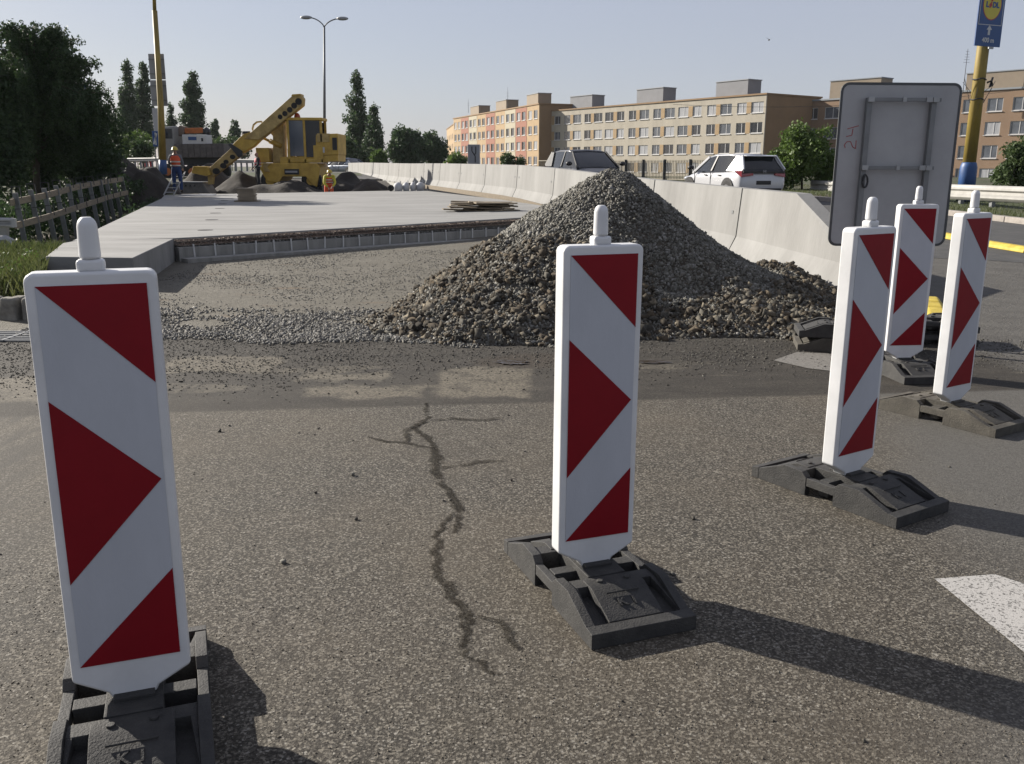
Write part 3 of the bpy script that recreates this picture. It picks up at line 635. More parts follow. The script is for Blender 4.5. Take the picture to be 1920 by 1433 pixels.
# left yellow pole with two pale sign backs
YL = 53.; P0 = at(306, 326, YL)
t = thing('yellow_pole', 'tall yellow pole with blue foot and two pale sign backs beside the orange vest worker', 'pole', P0)
lean = (at(297, 150, YL)-P0)
def LP(py_): return Vector(((at(0, 0, YL)-at(0, 0, YL)).x, 0, 0))
def pz(py_, px_): q = at(px_, py_, YL)-P0; return q
MB().tube([pz(300, 305), pz(200, 301.5), pz(20, 290)], [.21, .17, .14], 12).tube([pz(21, 290), pz(-60, 287)], [.10, .09], 10).build('shaft', M['yellow_pole'], t, smooth=True)
MB().tube([pz(327, 306), pz(300, 305)], [.23, .21], 14).build('foot_sleeve', M['blue'], t, smooth=True)
for (ya, yb, xa, xb) in ((101, 149, 277.5, 311), (150.5, 199, 281, 315)):
    q0, q1 = at(xa, ya, YL+.35)-P0, at(xb, yb, YL+.35)-P0
    o = MB().box(((q0.x+q1.x)/2, .35, (q0.z+q1.z)/2), (abs(q1.x-q0.x), .04, abs(q0.z-q1.z))).build('sign_panel', M['signlight'], t, bevel=.02)
    b = MB()
    for f_ in (.22, .78): b.box(((q0.x+q1.x)/2, .31, q0.z+(q1.z-q0.z)*f_), (abs(q1.x-q0.x), .03, .05))
    b.build('crossbar', M['galv_d'], o)
# double-arm street lamp
YD = 66.; P0 = at(610, 300, YD); P0.z = p(YD)
t = thing('street_lamp', 'tall slim street lamp with two curved arms behind the yellow digger', 'street lamp', P0)
top = at(608, 52, YD)-P0
MB().tube([(0, 0, 0), (0, 0, 2.6)], [.16, .15], 10).tube([(0, 0, 2.6), (top.x, 0, top.z)], [.11, .07], 8).build('post', M['galv_d'], t, smooth=True)
for s_ in (-1, 1):
    b = MB(); e = at(608+s_*30, 33 if s_ < 0 else 35, YD)-P0
    pts = []
    for k in range(9): a = k/8; pts.append((top.x+(e.x-top.x)*(1-math.cos(a*math.pi/2))**.8*1.0, 0, top.z+(e.z-top.z)*math.sin(a*math.pi/2)))
    pts = [(q[0], 0, q[2]) for q in pts]; b.tube(pts, .045, 6); b.build('arm', M['galv_d'], t, smooth=True)
    b = MB(); f_ = at(608+s_*(45 if s_ < 0 else 27), 33.5 if s_ < 0 else 36, YD)-P0; b.sphere((e.x+s_*(.15), 0, e.z), (.42, .16, .13), 10, 6); b.build('lamp_head', M['galv'], t, smooth=True)
# dark sign box, parking sign
def panel(name, label, cat, x0, y0, x1, y1, Y, m, zg=None, post=True, group=None):
    a_, c_ = at(x0, y0, Y), at(x1, y1, Y); zb_ = p(Y)+.3 if zg is None else zg
    t = thing(name, label, cat, ((a_.x+c_.x)/2, Y, zb_), 0, group); w_ = abs(c_.x-a_.x); h_ = abs(a_.z-c_.z); zc = (a_.z+c_.z)/2-zb_
    pn = MB().box((0, 0, zc), (w_, .06, h_)).build('panel', m, t, bevel=.015)
    if post:
        for s_ in (-1, 1): MB().tube([(s_*w_*.3, .07, 0), (s_*w_*.3, .07, zc+h_*.4)], .035, 8).build('post', M['galv_d'], t)
    return t, pn, w_, h_, zc
panel('road_sign', 'dark grey sign back partly hidden behind the left yellow pole', 'road sign', 285, 203, 311, 262, 62, M['signback'])
t, pn, w_, h_, zc = panel('road_sign', 'small blue and white sign low beside the left yellow pole', 'road sign', 285, 246, 298, 275, 58, M['lblue'])
b = MB(); b.box((.02, -.034, zc), (w_*.2, .006, h_*.8)); b.bar((-w_*.35, -.034, zc-h_*.35), (w_*.3, -.034, zc+h_*.35), .1, .006, (0, 1, 0)); b.build('marking', M['white'], pn)
t, pn, w_, h_, zc = panel('road_sign', 'small grey lane sign with dark merging lines standing behind the barriers', 'road sign', 877, 271, 900, 309, 46, M['signlight'], zg=p(46))
b = MB(); k_ = w_/22; X_ = lambda a: (a-888.5)*k_; Z_ = lambda a: zc-(a-290)*k_
for q in ([(885, 276), (885, 284), (891, 293), (891, 304)], [(892, 276), (892, 287), (890, 290)]):
    for a_, c_ in zip(q, q[1:]): b.bar((X_(a_[0]), -.034, Z_(a_[1])), (X_(c_[0]), -.034, Z_(c_[1])), .05, .008, (0, 1, 0))
b.build('marking', M['black'], pn)
# blue gantry behind the left trees
t = thing('sign_gantry', 'blue and grey gantry frame poking out behind the dark trees', 'gantry', at(195, 300, 70)*1); t.location.z = p(70)
P0 = Vector(t.location); b = MB(); a_, c_ = at(110, 178, 70)-P0, at(194, 178, 70)-P0; g_ = at(195, 172, 70)-P0
b.box((c_.x/2+a_.x/2, 0, g_.z-.1), (c_.x-a_.x, .3, .28)); b.box((0, 0, g_.z/2-.1), (.36, .36, g_.z)); b.box((a_.x, 0, g_.z/2-.1), (.36, .36, g_.z)); b.build('frame', M['galv_d'], t)
q = at(150, 164, 70)-P0; MB().box((q.x, -.2, q.z), (1.3, .1, .5)).build('sign_panel', M['blue'], t)

# ------------------------------------------------------------------ right-hand verge: kerb, guardrails, separators
t = thing('kerb', 'pale stone kerb edging the grass verge right of the road', 'kerb', (0, 0, 0))
yk = list(np.arange(12, 60, 1.0)); i = 0
b = MB()
for y0, y1 in zip(yk, yk[1:]):
    a_ = Vector((KERB(y0), y0, p(y0)+.05)); c_ = Vector((KERB(y1), y1, p(y1)+.05)); d_ = (c_-a_); b.bar(a_+d_*.012, c_-d_*.012, .22, .17)
b.build('kerb_stones', M['stonekerb'], t, bevel=.015)
# grass verge
V = []; 
for y in np.arange(8, 70, 2.): 
    for o_, dz in ((.1, .10), (1.2, .16), (4, .2), (14, .05), (40, -.3)): V.append((KERB(y)+o_, y, p(y)+dz))
nn = 5; rows = len(V)//nn
tag(link('grass_verge', np_mesh('grass_verge', V, [(j*nn+i, j*nn+i+1, (j+1)*nn+i+1, (j+1)*nn+i) for j in range(rows-1) for i in range(nn-1)], 4), None, [M['land']], smooth=True), kind='structure')
def guardrail(pts, label, zt, h=.42):
    t = thing('guardrail', label, 'guardrail', (0, 0, 0), 0, 'steel guardrails on the right verge'); P_ = [Vector((x, y, z)) for x, y, z in pts]
    b = MB(); wbeam(b, P_, h, nrm=Vector((-.5, -.86, 0)).normalized()); b.build('beam', M['rail'], t)
    for a_, c_ in zip(P_, P_[1:]):
        for f_ in (.15, .65):
            q = a_+(c_-a_)*f_+Vector((.08, .12, 0)); MB().box((q.x, q.y, (q.z+p(q.y))/2), (.1, .14, q.z-p(q.y)+.3)).build('post', M['galv_d'], t)
ga, gb, gc = at(1740, 358, 27.5), at(1840, 362, 25.), at(2000, 369, 22.3)
guardrail([at(1640, 355, 29.5), ga, gb, gc], 'long pale steel guardrail in front of the blue foot of the yellow pole', 0, .41)
guardrail([at(1520, 349, 36), at(1600, 353, 32.5)], 'short pale steel guardrail left of the grey sign, by the green bush', 0, .44)
t = thing('lane_separator', 'yellow rubber lane separator strip on the road behind the beacons', 'lane separator', (0, 0, 0))
pts_y = [surf(q, r_) for q, r_ in ((1530, 408), (1580, 418), (1680, 431), (1770, 446), (1850, 462), (1935, 476))]
sep_len = 0
for a_, c_ in zip(pts_y, pts_y[1:]):
    nseg = max(1, int((c_-a_).length/1.0))
    for k in range(nseg):
        q0 = a_+(c_-a_)*(k/nseg); q1 = a_+(c_-a_)*((k+.96)/nseg); d_ = (q1-q0).normalized(); s_ = Vector((d_.y, -d_.x, 0))
        b = MB(); pr = [(-.13, .0), (-.12, .05), (-.06, .10), (.06, .10), (.12, .05), (.13, 0)]; zz = Vector((0, 0, .006))
        vs = [tuple(q+s_*o_+Vector((0, 0, z_))+zz) for q in (q0, q1) for o_, z_ in pr]; m = 6
        b.add(vs, [(i, (i+1) % m, m+(i+1) % m, m+i) for i in range(m)]+[tuple(range(m)), tuple(range(2*m-1, m-1, -1))]); b.build('segment', M['yellow_kerb'], t, bevel=.012)
a_, c_ = gnd(1750, 618, 0), gnd(1722, 560, 0); o = None
b = MB(); d_ = (c_-a_).normalized(); s_ = Vector((d_.y, -d_.x, 0)); a_ = Vector((4.0, 8.35, 0)); c_ = Vector((4.45, 9.5, 0)); d_ = (c_-a_).normalized(); s_ = Vector((d_.y, -d_.x, 0))
for k in range(3):
    q0 = a_+(c_-a_)*(k/3); q1 = a_+(c_-a_)*((k+.95)/3); pr = [(-.15, .0), (-.14, .04), (-.07, .13), (.07, .13), (.14, .04), (.15, 0)]
    vs = [tuple(q+s_*o_+Vector((0, 0, z_+.003))) for q in (q0, q1) for o_, z_ in pr]; m = 6
    b.add(vs, [(i, (i+1) % m, m+(i+1) % m, m+i) for i in range(m)]+[tuple(range(m)), tuple(range(2*m-1, m-1, -1))])
o = b.build('lane_separator', M['yellow_kerb'], None, bevel=.02); tag(o, 'short cracked yellow separator hump seen between the two rightmost beacons', 'lane separator')

# ------------------------------------------------------------------ road marks, puddles, crack
def flat(name, poly, z, m, kind='structure'):
    b = MB(); n = len(poly); b.add([(x, y, z) for x, y in poly], [tuple(range(n))]); me = b.mesh(name)
    if me.polygons[0].normal.z < 0: me.flip_normals()
    return tag(link(name, me, None, [m]), kind=kind)
flat('road_marking', [(1.53, 2.99), (1.78, 3.03), (2.6, 1.75), (2.35, 1.35), (1.58, 2.49+.01), (1.47, 2.86)][:0] or [(1.535, 2.995), (1.775, 3.035), (2.75, 1.9), (2.45, 1.25), (1.58, 2.49)], .004, M['roadpaint'])
flat('road_marking', [(2.02, 6.78), (2.3, 7.1), (2.75, 7.0), (2.45, 6.35), (2.2, 6.5)], .004, mat('faded_marking', (.16, .15, .13), .8, .1, 40, .4, 120, col2=(.3, .285, .26), world=True))
wm = bpy.data.materials.new('puddle_water'); wm.use_nodes = True; B0 = wm.node_tree.nodes['Principled BSDF']; B0.inputs['Base Color'].default_value = (.05, .04, .03, 1); B0.inputs['Roughness'].default_value = .1; gw = NG(wm); bw = gw.n('ShaderNodeBump'); bw.inputs['Distance'].default_value = .012; gw.L(gw.noise(gw.n('ShaderNodeNewGeometry').outputs['Position'], 14, 2), bw.inputs['Height']); gw.L(bw.outputs[0], B0.inputs['Normal'])
def blob(cx_, cy_, rx, ry, seed, n=22):
    r_ = random.Random(seed); return [(cx_+rx*math.cos(a)*(1+r_.uniform(-.3, .2)), cy_+ry*math.sin(a)*(1+r_.uniform(-.3, .2))) for a in np.linspace(0, 2*math.pi, n+1)[:-1]]
flat('puddle', blob(.0, 6.66, .13, .10, 1), .007, wm)
flat('puddle', blob(1.09, 6.70, .13, .06, 3), .007, wm)
cr = [(-.53, 5.45), (-.5, 5.1), (-.56, 4.9), (-.44, 4.7), (-.40, 4.44), (-.36, 4.15), (-.30, 3.9), (-.22, 3.65), (-.215, 3.40)]
cr2 = [(-.31, 3.42), (-.29, 3.2), (-.26, 3.0), (-.22, 2.85), (-.15, 2.72), (-.14, 2.6), (-.125, 2.48), (-.04, 2.36)]
rr = random.Random(8)
cm = ground_mat('damp_crack', 'work', .40, True); cm.node_tree.nodes['Principled BSDF'].inputs['Specular IOR Level'].default_value = .08
def ragged(name, pts, w0, z, n=90):
    P_ = [Vector((*q, 0)) for q in pts]; cum = [0]
    for a_, c_ in zip(P_, P_[1:]): cum.append(cum[-1]+(c_-a_).length)
    V = []; E_ = []
    for i in range(n):
        f_ = cum[-1]*i/(n-1); x = float(np.interp(f_, cum, [q.x for q in P_]))+.02*MN0.noise(Vector((f_*6, w0*900, 0)))+.016*MN0.noise(Vector((f_*31, w0*900, 0))); y = float(np.interp(f_, cum, [q.y for q in P_]))+.01*MN0.noise(Vector((f_*9, w0*90, 5)))+.02*MN0.noise(Vector((f_*24, w0*90, 5)))
        w_ = w0*(.35+.65*math.sin(math.pi*(i+.5)/n)**.5)*(1+.6*MN0.noise(Vector((f_*5, 3, w0*50)))); dx, dy = (1, 0) if abs(P_[0].y-P_[-1].y) > abs(P_[0].x-P_[-1].x) else (0, 1)
        for k in (-1, -.5, 0, .5, 1): V.append((x+dx*w_*k*1.6, y+dy*w_*k*1.6, z)); E_.append(abs(k))
    me = np_mesh(name, V, [(5*i+k, 5*i+k+1, 5*i+k+6, 5*i+k+5) for i in range(n-1) for k in range(4)], 4); at2 = me.attributes.new('edge', 'FLOAT', 'POINT'); at2.data.foreach_set('value', E_)
    tag(link(name, me, None, [cm]), kind='structure')
ragged('asphalt_crack', cr, .026, .0030, 130); ragged('asphalt_crack', cr2, .025, .0030, 130); ragged('asphalt_crack', [(-.25, 3.62), (-.28, 3.5), (-.30, 3.38)], .010, .0036, 30)
for i, (q, w_) in enumerate((([(-.38, 4.5), (-.55, 4.6), (-.66, 4.63), (-.80, 4.72)], .016), ([(-.34, 4.2), (-.2, 4.28), (-.05, 4.32)], .016), ([(-.46, 5.05), (-.35, 5.1), (-.2, 5.05), (-.05, 5.12)], .018), ([(-.56, 4.62), (-.60, 4.85), (-.5, 5.05)], .016), ([(-.16, 2.72), (-.02, 2.66), (.02, 2.5)], .014))): ragged('asphalt_crack', q, w_, .0042+.0008*i, 40)

# ------------------------------------------------------------------ stones
rng = np.random.default_rng(7)
ICO = bmesh.new(); bmesh.ops.create_cube(ICO, size=1.45); bmesh.ops.subdivide_edges(ICO, edges=[e for e in ICO.edges if abs(e.verts[0].co.x-e.verts[1].co.x) > .1], cuts=1)
bmesh.ops.triangulate(ICO, faces=ICO.faces); ICO.verts.ensure_lookup_table(); IV = np.array([v.co[:] for v in ICO.verts]); IF = np.array([[v.index for v in f.verts] for f in ICO.faces]); ICO.free()
def stones(pos, size, flatn=.6, irr=.28):
    n = len(pos); nv = len(IV)
    base = IV[None]*(1+rng.uniform(-irr, irr, (n, nv, 1)))+rng.uniform(-.24, .24, (n, nv, 3))
    sc3 = np.stack([rng.uniform(.7, 1.35, n), rng.uniform(.6, 1.1, n), rng.uniform(.6, 1.0, n)*flatn*1.3], 1)*size[:, None]
    P_ = base*sc3[:, None, :]
    a = rng.uniform(0, 2*np.pi, n); tl = rng.normal(0, .75, n); t2 = rng.normal(0, .75, n)
    ca, sa, ct, st, c2, s2 = np.cos(a), np.sin(a), np.cos(tl), np.sin(tl), np.cos(t2), np.sin(t2); z = np.zeros(n); o = np.ones(n)
    Rz = np.stack([np.stack([ca, -sa, z], 1), np.stack([sa, ca, z], 1), np.stack([z, z, o], 1)], 1)
    Rx = np.stack([np.stack([o, z, z], 1), np.stack([z, ct, -st], 1), np.stack([z, st, ct], 1)], 1)
    Ry = np.stack([np.stack([c2, z, s2], 1), np.stack([z, o, z], 1), np.stack([-s2, z, c2], 1)], 1)
    Rm = Rx @ Ry @ Rz
    P_ = np.einsum('nij,nkj->nki', Rm, P_)+pos[:, None, :]
    Fq = (IF[None]+(np.arange(n)*nv)[:, None, None]).reshape(-1, 3)
    return P_.reshape(-1, 3), Fq
def stone_mat(name, cols, rough=.8):
    m = bpy.data.materials.new(name); m.use_nodes = True; n = m.node_tree; L = n.links.new; B = n.nodes['Principled BSDF']
    g = n.nodes.new('ShaderNodeNewGeometry'); r = n.nodes.new('ShaderNodeValToRGB'); L(g.outputs['Random Per Island'], r.inputs[0]); r.color_ramp.interpolation = 'LINEAR'
    while len(r.color_ramp.elements) < len(cols): r.color_ramp.elements.new(.5)
    for i, c in enumerate(cols): e = r.color_ramp.elements[i]; e.position = i/(len(cols)-1); e.color = (*c, 1)
    t = n.nodes.new('ShaderNodeTexNoise'); t.inputs['Scale'].default_value = 30; t.inputs['Detail'].default_value = 4; L(g.outputs['Position'], t.inputs[0])
    hm = n.nodes.new('ShaderNodeMath'); hm.operation = 'MULTIPLY_ADD'; hm.inputs[1].default_value = .9; hm.inputs[2].default_value = .15; L(t.outputs[0], hm.inputs[0])
    mx = n.nodes.new('ShaderNodeVectorMath'); mx.operation = 'SCALE'; L(r.outputs[0], mx.inputs[0]); L(hm.outputs[0], mx.inputs['Scale']); L(mx.outputs[0], B.inputs['Base Color']); B.inputs['Roughness'].default_value = rough+.1; B.inputs['Specular IOR Level'].default_value = .25
    bn = n.nodes.new('ShaderNodeBump'); bn.inputs['Strength'].default_value = .5; bn.inputs['Distance'].default_value = .01; L(t.outputs[0], bn.inputs['Height']); L(bn.outputs[0], B.inputs['Normal']); return m
M['stone_c'] = stone_mat('brown_rubble', [(.034, .028, .02), (.095, .078, .056), (.15, .118, .078), (.07, .065, .054), (.14, .13, .107), (.28, .24, .175)])
M['stone_f'] = stone_mat('grey_crushed_stone', [(.09, .087, .073), (.18, .173, .145), (.27, .262, .23), (.13, .124, .10), (.40, .39, .36)], .6)
M['stone_g'] = stone_mat('grey_gravel', [(.12, .115, .10), (.2, .195, .18), (.29, .285, .265), (.17, .16, .14), (.33, .32, .30)], .7)
M['pebble'] = stone_mat('pebbles', [(.05, .046, .04), (.10, .094, .08), (.22, .212, .185), (.08, .073, .06)], .8)
from mathutils import noise as MN
AP = (1.08, 10.35)
def pile_h(x, y, nz=True):
    dx, dy = x-AP[0], y-AP[1]; r_ = math.hypot(dx*.98, dy)
    h = 1.44-r_*.69 
    h = 1.44-math.sqrt(r_*r_+.012)*.69+.07
    # rubble skirts: left-front, front and long right tail
    def mound(cx_, cy_, rx, ry, hh, ang=0):
        a, c = (x-cx_), (y-cy_); ca, sa = math.cos(ang), math.sin(ang); u_, v_ = (a*ca+c*sa)/rx, (-a*sa+c*ca)/ry; q = math.hypot(u_, v_); return hh*(1-q) if q < 1.2 else -.2
    s = max(mound(.35, 9.2, 1.6, 1.75, .80, .1), mound(-.05, 8.5, 1.3, 1.15, .42), mound(1.15, 8.75, 1.5, 1.15, .42), mound(2.2, 8.95, 1.35, 1.25, .40, .25), mound(2.75, 9.15, 1.15, .85, .30, .3), mound(2.75, 8.35, .95, .85, .18), mound(3.0, 10.6, 1.2, 1.5, .35))
    h = max(h, s)
    if nz and h > -.15: h += .085*MN.noise(Vector((x*1.1, y*1.1, 7)))+.05*MN.noise(Vector((x*2.3, y*2.3, 0)))+.025*MN.noise(Vector((x*6, y*6, 3)))
    return h
gx = np.linspace(-2, 4.4, 110); gy = np.linspace(6.9, 13.6, 110)
HV = np.array([[pile_h(x, y) for x in gx] for y in gy])
xb = lambda y: barrier_x(y)-.33
V = [(x, y, max(HV[j, i], -.03)) for j, y in enumerate(gy) for i, x in enumerate(gx)]
Fp = [(j*110+i, j*110+i+1, (j+1)*110+i+1, (j+1)*110+i) for j in range(109) for i in range(109) if max(HV[j, i], HV[j+1, i], HV[j, i+1], HV[j+1, i+1]) > -.02 and gx[i+1] < xb(gy[j])]
t = thing('gravel_pile', 'tall heap of grey gravel and brown rubble in the middle of the work area', 'gravel pile', (AP[0], AP[1], 0))
pm = mat('pile_soil', (.06, .047, .032), .95, .3, 4, 1, 30, col2=(.12, .105, .08), world=True)
me = np_mesh('heap_core', V, Fp, 4); o = link('heap_core', me, t, [pm], smooth=True); o.location = (-AP[0], -AP[1], 0)
def fine_zone(x, y):   # is this surface point on the fine cone
    r_ = math.hypot(x-AP[0], y-AP[1]); a = math.atan2(y-AP[1], x-AP[0])
    lim = 1.30+.55*MN.noise(Vector((a*2, 0, 1)))+.25*MN.noise(Vector((x*3, y*3, 1)))+(.6 if x > AP[0]+.3 else 0)+.22*(rng.random()-.5)
    return r_ < lim
def sample(n, box):
    return rng.uniform(box[0], box[1], n), rng.uniform(box[2], box[3], n)
Xs, Ys = sample(115000, (-2, 4.3, 6.9, 13.0)); P_f = []; S_f = []; P_c = []; S_c = []
for x, y in zip(Xs, Ys):
    h = pile_h(x, y)
    if h < .0 or x > xb(y)-.02: continue
    back = y > AP[1]+.6
    if back and rng.random() < .6: continue
    if fine_zone(x, y):
        P_f.append((x, y, h)); S_f.append(rng.uniform(.008, .022)*(1.35 if rng.random() < .12 else 1))
    else:
        k = rng.random()
        if k < .56: P_f.append((x, y, h)); S_f.append(rng.uniform(.008, .022))
        elif k < .90: P_c.append((x, y, h+.004)); S_c.append(min(.052, .009+.0115*rng.exponential()))
P_f = np.array(P_f); P_c = np.array(P_c)
V, Fq = stones(P_f, np.array(S_f), .6); o = link('fine_stones', np_mesh('fine_stones', V, Fq, 3), t, [M['stone_f']]); o['kind'] = 'stuff'; o.location = (-AP[0], -AP[1], 0)
S_c = np.array(S_c); S_c[rng.random(len(S_c)) < .015] *= 1.5
V, Fq = stones(P_c, S_c, .5); o = link('coarse_stones', np_mesh('coarse_stones', V, Fq, 3), t, [M['stone_c']]); o['kind'] = 'stuff'; o.location = (-AP[0], -AP[1], 0)
# spread gravel on the sub-base
Xs, Ys = sample(42000, (-4.4, .6, 7.0, 9.9)); keep = []; S = []
for x, y in zip(Xs, Ys):
    e0 = 7.35+.25*MN.noise(Vector((x*1.3, 0, 0)))+.05*max(0, -x-1); den = max(0, min(1, (y-e0)/.15))*max(0, min(1, (9.35-y)/1.3))*(.45+.9*MN.noise(Vector((x*1.2, y*2.4, 5))))*1.6
    if rng.random() < den and (pile_h(x, y, False) < .02): keep.append((x, y, .004)); S.append(rng.uniform(.007, .020))
for x, y in zip(*sample(26000, (-4.6, 1.0, 8.6, 15.5))):
    if rng.random() < .35+.8*MN.noise(Vector((x*.8, y*.9, 2))) and pile_h(x, y, False) < .02 and y < 13.2+(x+5.2)*.95: keep.append((x, y, min(p(y), .16)+.003)); S.append(rng.uniform(.004, .011))
V, Fq = stones(np.array(keep), np.array(S), .5); tag(link('loose_gravel', np_mesh('loose_gravel', V, Fq, 3), None, [M['stone_g']]), 'loose grey gravel strewn across the sub-base left of the pile', 'gravel', kind='stuff')
# crumbs on the dirt band and the near asphalt
Xs, Ys = sample(46000, (-4.5, 4.5, 5.2, 7.7)); keep = []; S = []
for x, y in zip(Xs, Ys):
    den = max(0, min(1, (y-.12*x-5.45)/1.3))**2.2*(.25+.9*max(0, MN.noise(Vector((x*.9, y*1.7, 9))))+.1)*(.35 if -.55 < x < .15 and y < 6.45 else 1)
    if rng.random() < den and pile_h(x, y, False) < .01 and not ((x-.0)**2+(y-6.66)**2 < .03 or (x-1.09)**2+(y-6.7)**2 < .03): keep.append((x, y, .001)); S.append(rng.uniform(.003, .008)*(1.8 if rng.random() < .03 else 1))
n1 = 420
for i in range(n1): keep.append((rng.uniform(-2.2, 4.5), rng.uniform(1.2, 5.6), .001)); S.append(rng.uniform(.002, .0045)*(2.4 if rng.random() < .07 else 1))
for px_, py_, s_ in ((532, 1056, .014), (662, 892, .012), (592, 925, .009), (412, 810, .012), (430, 799, .008), (1300, 974, .011), (668, 975, .008), (560, 812, .007), (590, 816, .007)):
    q = gnd(px_, py_); keep.append((q.x, q.y, s_*.4)); S.append(s_)
V, Fq = stones(np.array(keep), np.array(S), .6); tag(link('crumbs', np_mesh('crumbs', V, Fq, 3), None, [M['pebble']]), 'dark crumbs of stone scattered over the asphalt', 'crumbs', kind='stuff')
# exposed aggregate right in front of the camera
Xs, Ys = sample(15000, (-1.9, 2.3, 1.55, 3.1)); ok = (np.abs(Xs) < Ys*.62+.1)
pos = np.stack([Xs, Ys, np.full_like(Xs, -.0012)], 1)[ok]; V, Fq = stones(pos, rng.uniform(.0018, .0040, len(pos)), .6)
M['agg'] = stone_mat('road_aggregate', [(.06, .05, .04), (.12, .105, .083), (.19, .17, .138), (.13, .112, .086), (.36, .34, .30)], .75)
tag(link('exposed_aggregate', np_mesh('agg', V, Fq, 3), None, [M['agg']]), 'tiny stones standing proud of the worn asphalt in the foreground', 'aggregate', kind='stuff')
exec_marker = 0
# ------------------------------------------------------------------ vegetation
def leaf_cards(centers, rad, per, size, seed, droop=0, aspect=.6):
    g = np.random.default_rng(seed); n = len(centers)*per; c = np.repeat(np.array(centers), per, 0); r_ = np.repeat(np.array(rad), per, 0)
    d = g.normal(size=(n, 3)); d /= np.linalg.norm(d, axis=1)[:, None]; d *= (g.random((n, 1))**.45)
    P_ = c+d*r_
    if droop: P_[:, 2] -= g.random(n)**2*droop
    a = g.normal(size=(n, 3)); a /= np.linalg.norm(a, axis=1)[:, None]; b = np.cross(a, g.normal(size=(n, 3))); b /= np.linalg.norm(b, axis=1)[:, None]
    s = (size*g.uniform(.6, 1.4, n))[:, None]; a = a*s; b = b*s*aspect
    V = np.stack([P_-a, P_+b*.9, P_+a, P_-b*.9], 1).reshape(-1, 3); Fq = np.arange(n*4).reshape(-1, 4); return V, Fq
def tree(name, label, cat, base, blobs, m, ncl, per, size, seed, clr=.22, trunk=(.12, None), group=None, droop=0, limbs=5, shell=.55):
    """blobs: (cx,cy,cz,rx,ry,rz) relative to base"""
    g = np.random.default_rng(seed); t = thing(name, label, cat, base, 0, group)
    vol = np.array([(b[3]*b[4]*b[5])**(2/3) for b in blobs]); pick = g.choice(len(blobs), ncl, p=vol/vol.sum()); cs = []; rs = []
    for i in pick:
        b = blobs[i]; d = g.normal(size=3); d /= np.linalg.norm(d); k = shell+(1-shell)*g.random(); 
        if g.random() < .2: k *= g.random()
        cs.append((b[0]+d[0]*b[3]*k, b[1]+d[1]*b[4]*k, b[2]+d[2]*b[5]*k)); q = clr*g.uniform(.6, 1.5); rs.append((q, q, q*1.1))
    V, Fq = leaf_cards(cs, rs, per, size, seed+1, droop); link('crown', np_mesh('crown', V, Fq, 4), t, [m])
    r0, hh = trunk; top = max(b[2]+b[5]*.5 for b in blobs) if hh is None else hh
    b = MB(); bl = max(blobs, key=lambda q: q[2]); tx, ty = bl[0], bl[1]
    b.tube([(0, 0, -.3), (tx*.2, ty*.2, top*.35), (tx*.6, ty*.6, top*.7), (tx, ty, top)], [r0, r0*.8, r0*.5, r0*.15], 7)
    for i in range(limbs):
        q = blobs[i % len(blobs)]; f_ = g.uniform(.25, .6); s0 = (tx*f_*.5, ty*f_*.5, top*f_); dx, dy, dz = g.uniform(-.7, .7, 3)
        b.tube([s0, ((s0[0]+q[0]+dx*q[3])/2, (s0[1]+q[1]+dy*q[4])/2, (s0[2]+q[2]+dz*q[5])/2+.1), (q[0]+dx*q[3], q[1]+dy*q[4], q[2]+dz*q[5])], [r0*.45, r0*.3, r0*.08], 5)
    b.build('trunk', M['bark'], t, smooth=True); return t
def pblob(px0, py0, px1, py1, Y, base, dr=.9):
    a, c = at(px0, py0, Y), at(px1, py1, Y); return ((a.x+c.x)/2-base.x, 0, (a.z+c.z)/2-base.z, abs(c.x-a.x)/2, abs(c.x-a.x)/2*dr, abs(a.z-c.z)/2)
# dense dark trees on the left bank
def ltree(label, cx_, Y, boxes, ncl, per, size, seed, clr=.3, m='leaf_dark', droop=.35, gz=-.6):
    base = at(cx_, 330, Y); base.z = gz; tree('birch_tree' if 'birch' in label else 'broadleaf_tree', label, 'tree', base, [pblob(*b, Y, base) for b in boxes], M[m], ncl, per, size, seed, clr, (.13, None), 'dark trees on the left bank', droop, 6)
ltree('dark broadleaf tree under the weeping birch', 70, 34.5, [(20, 100, 110, 220), (0, 150, 120, 350)], 330, 85, .07, 11, .33, droop=.9)
ltree('dark broadleaf tree filling the left picture edge', -10, 31, [(-60, 105, 22, 220), (-60, 180, 60, 350)], 230, 85, .07, 12, .33)
ltree('dark broadleaf tree below the blue gantry', 160, 36, [(105, 180, 185, 260), (100, 215, 212, 345), (160, 195, 200, 260)], 330, 85, .07, 13, .3)
ltree('low dark broadleaf tree behind the middle of the formwork railing', 95, 39, [(40, 200, 160, 350), (120, 190, 185, 330)], 260, 80, .08, 14, .35)
ltree('bushy dark broadleaf tree at the ditch end near the soil heap', 200, 43, [(175, 205, 222, 300), (165, 250, 225, 330)], 150, 70, .09, 15, .35)
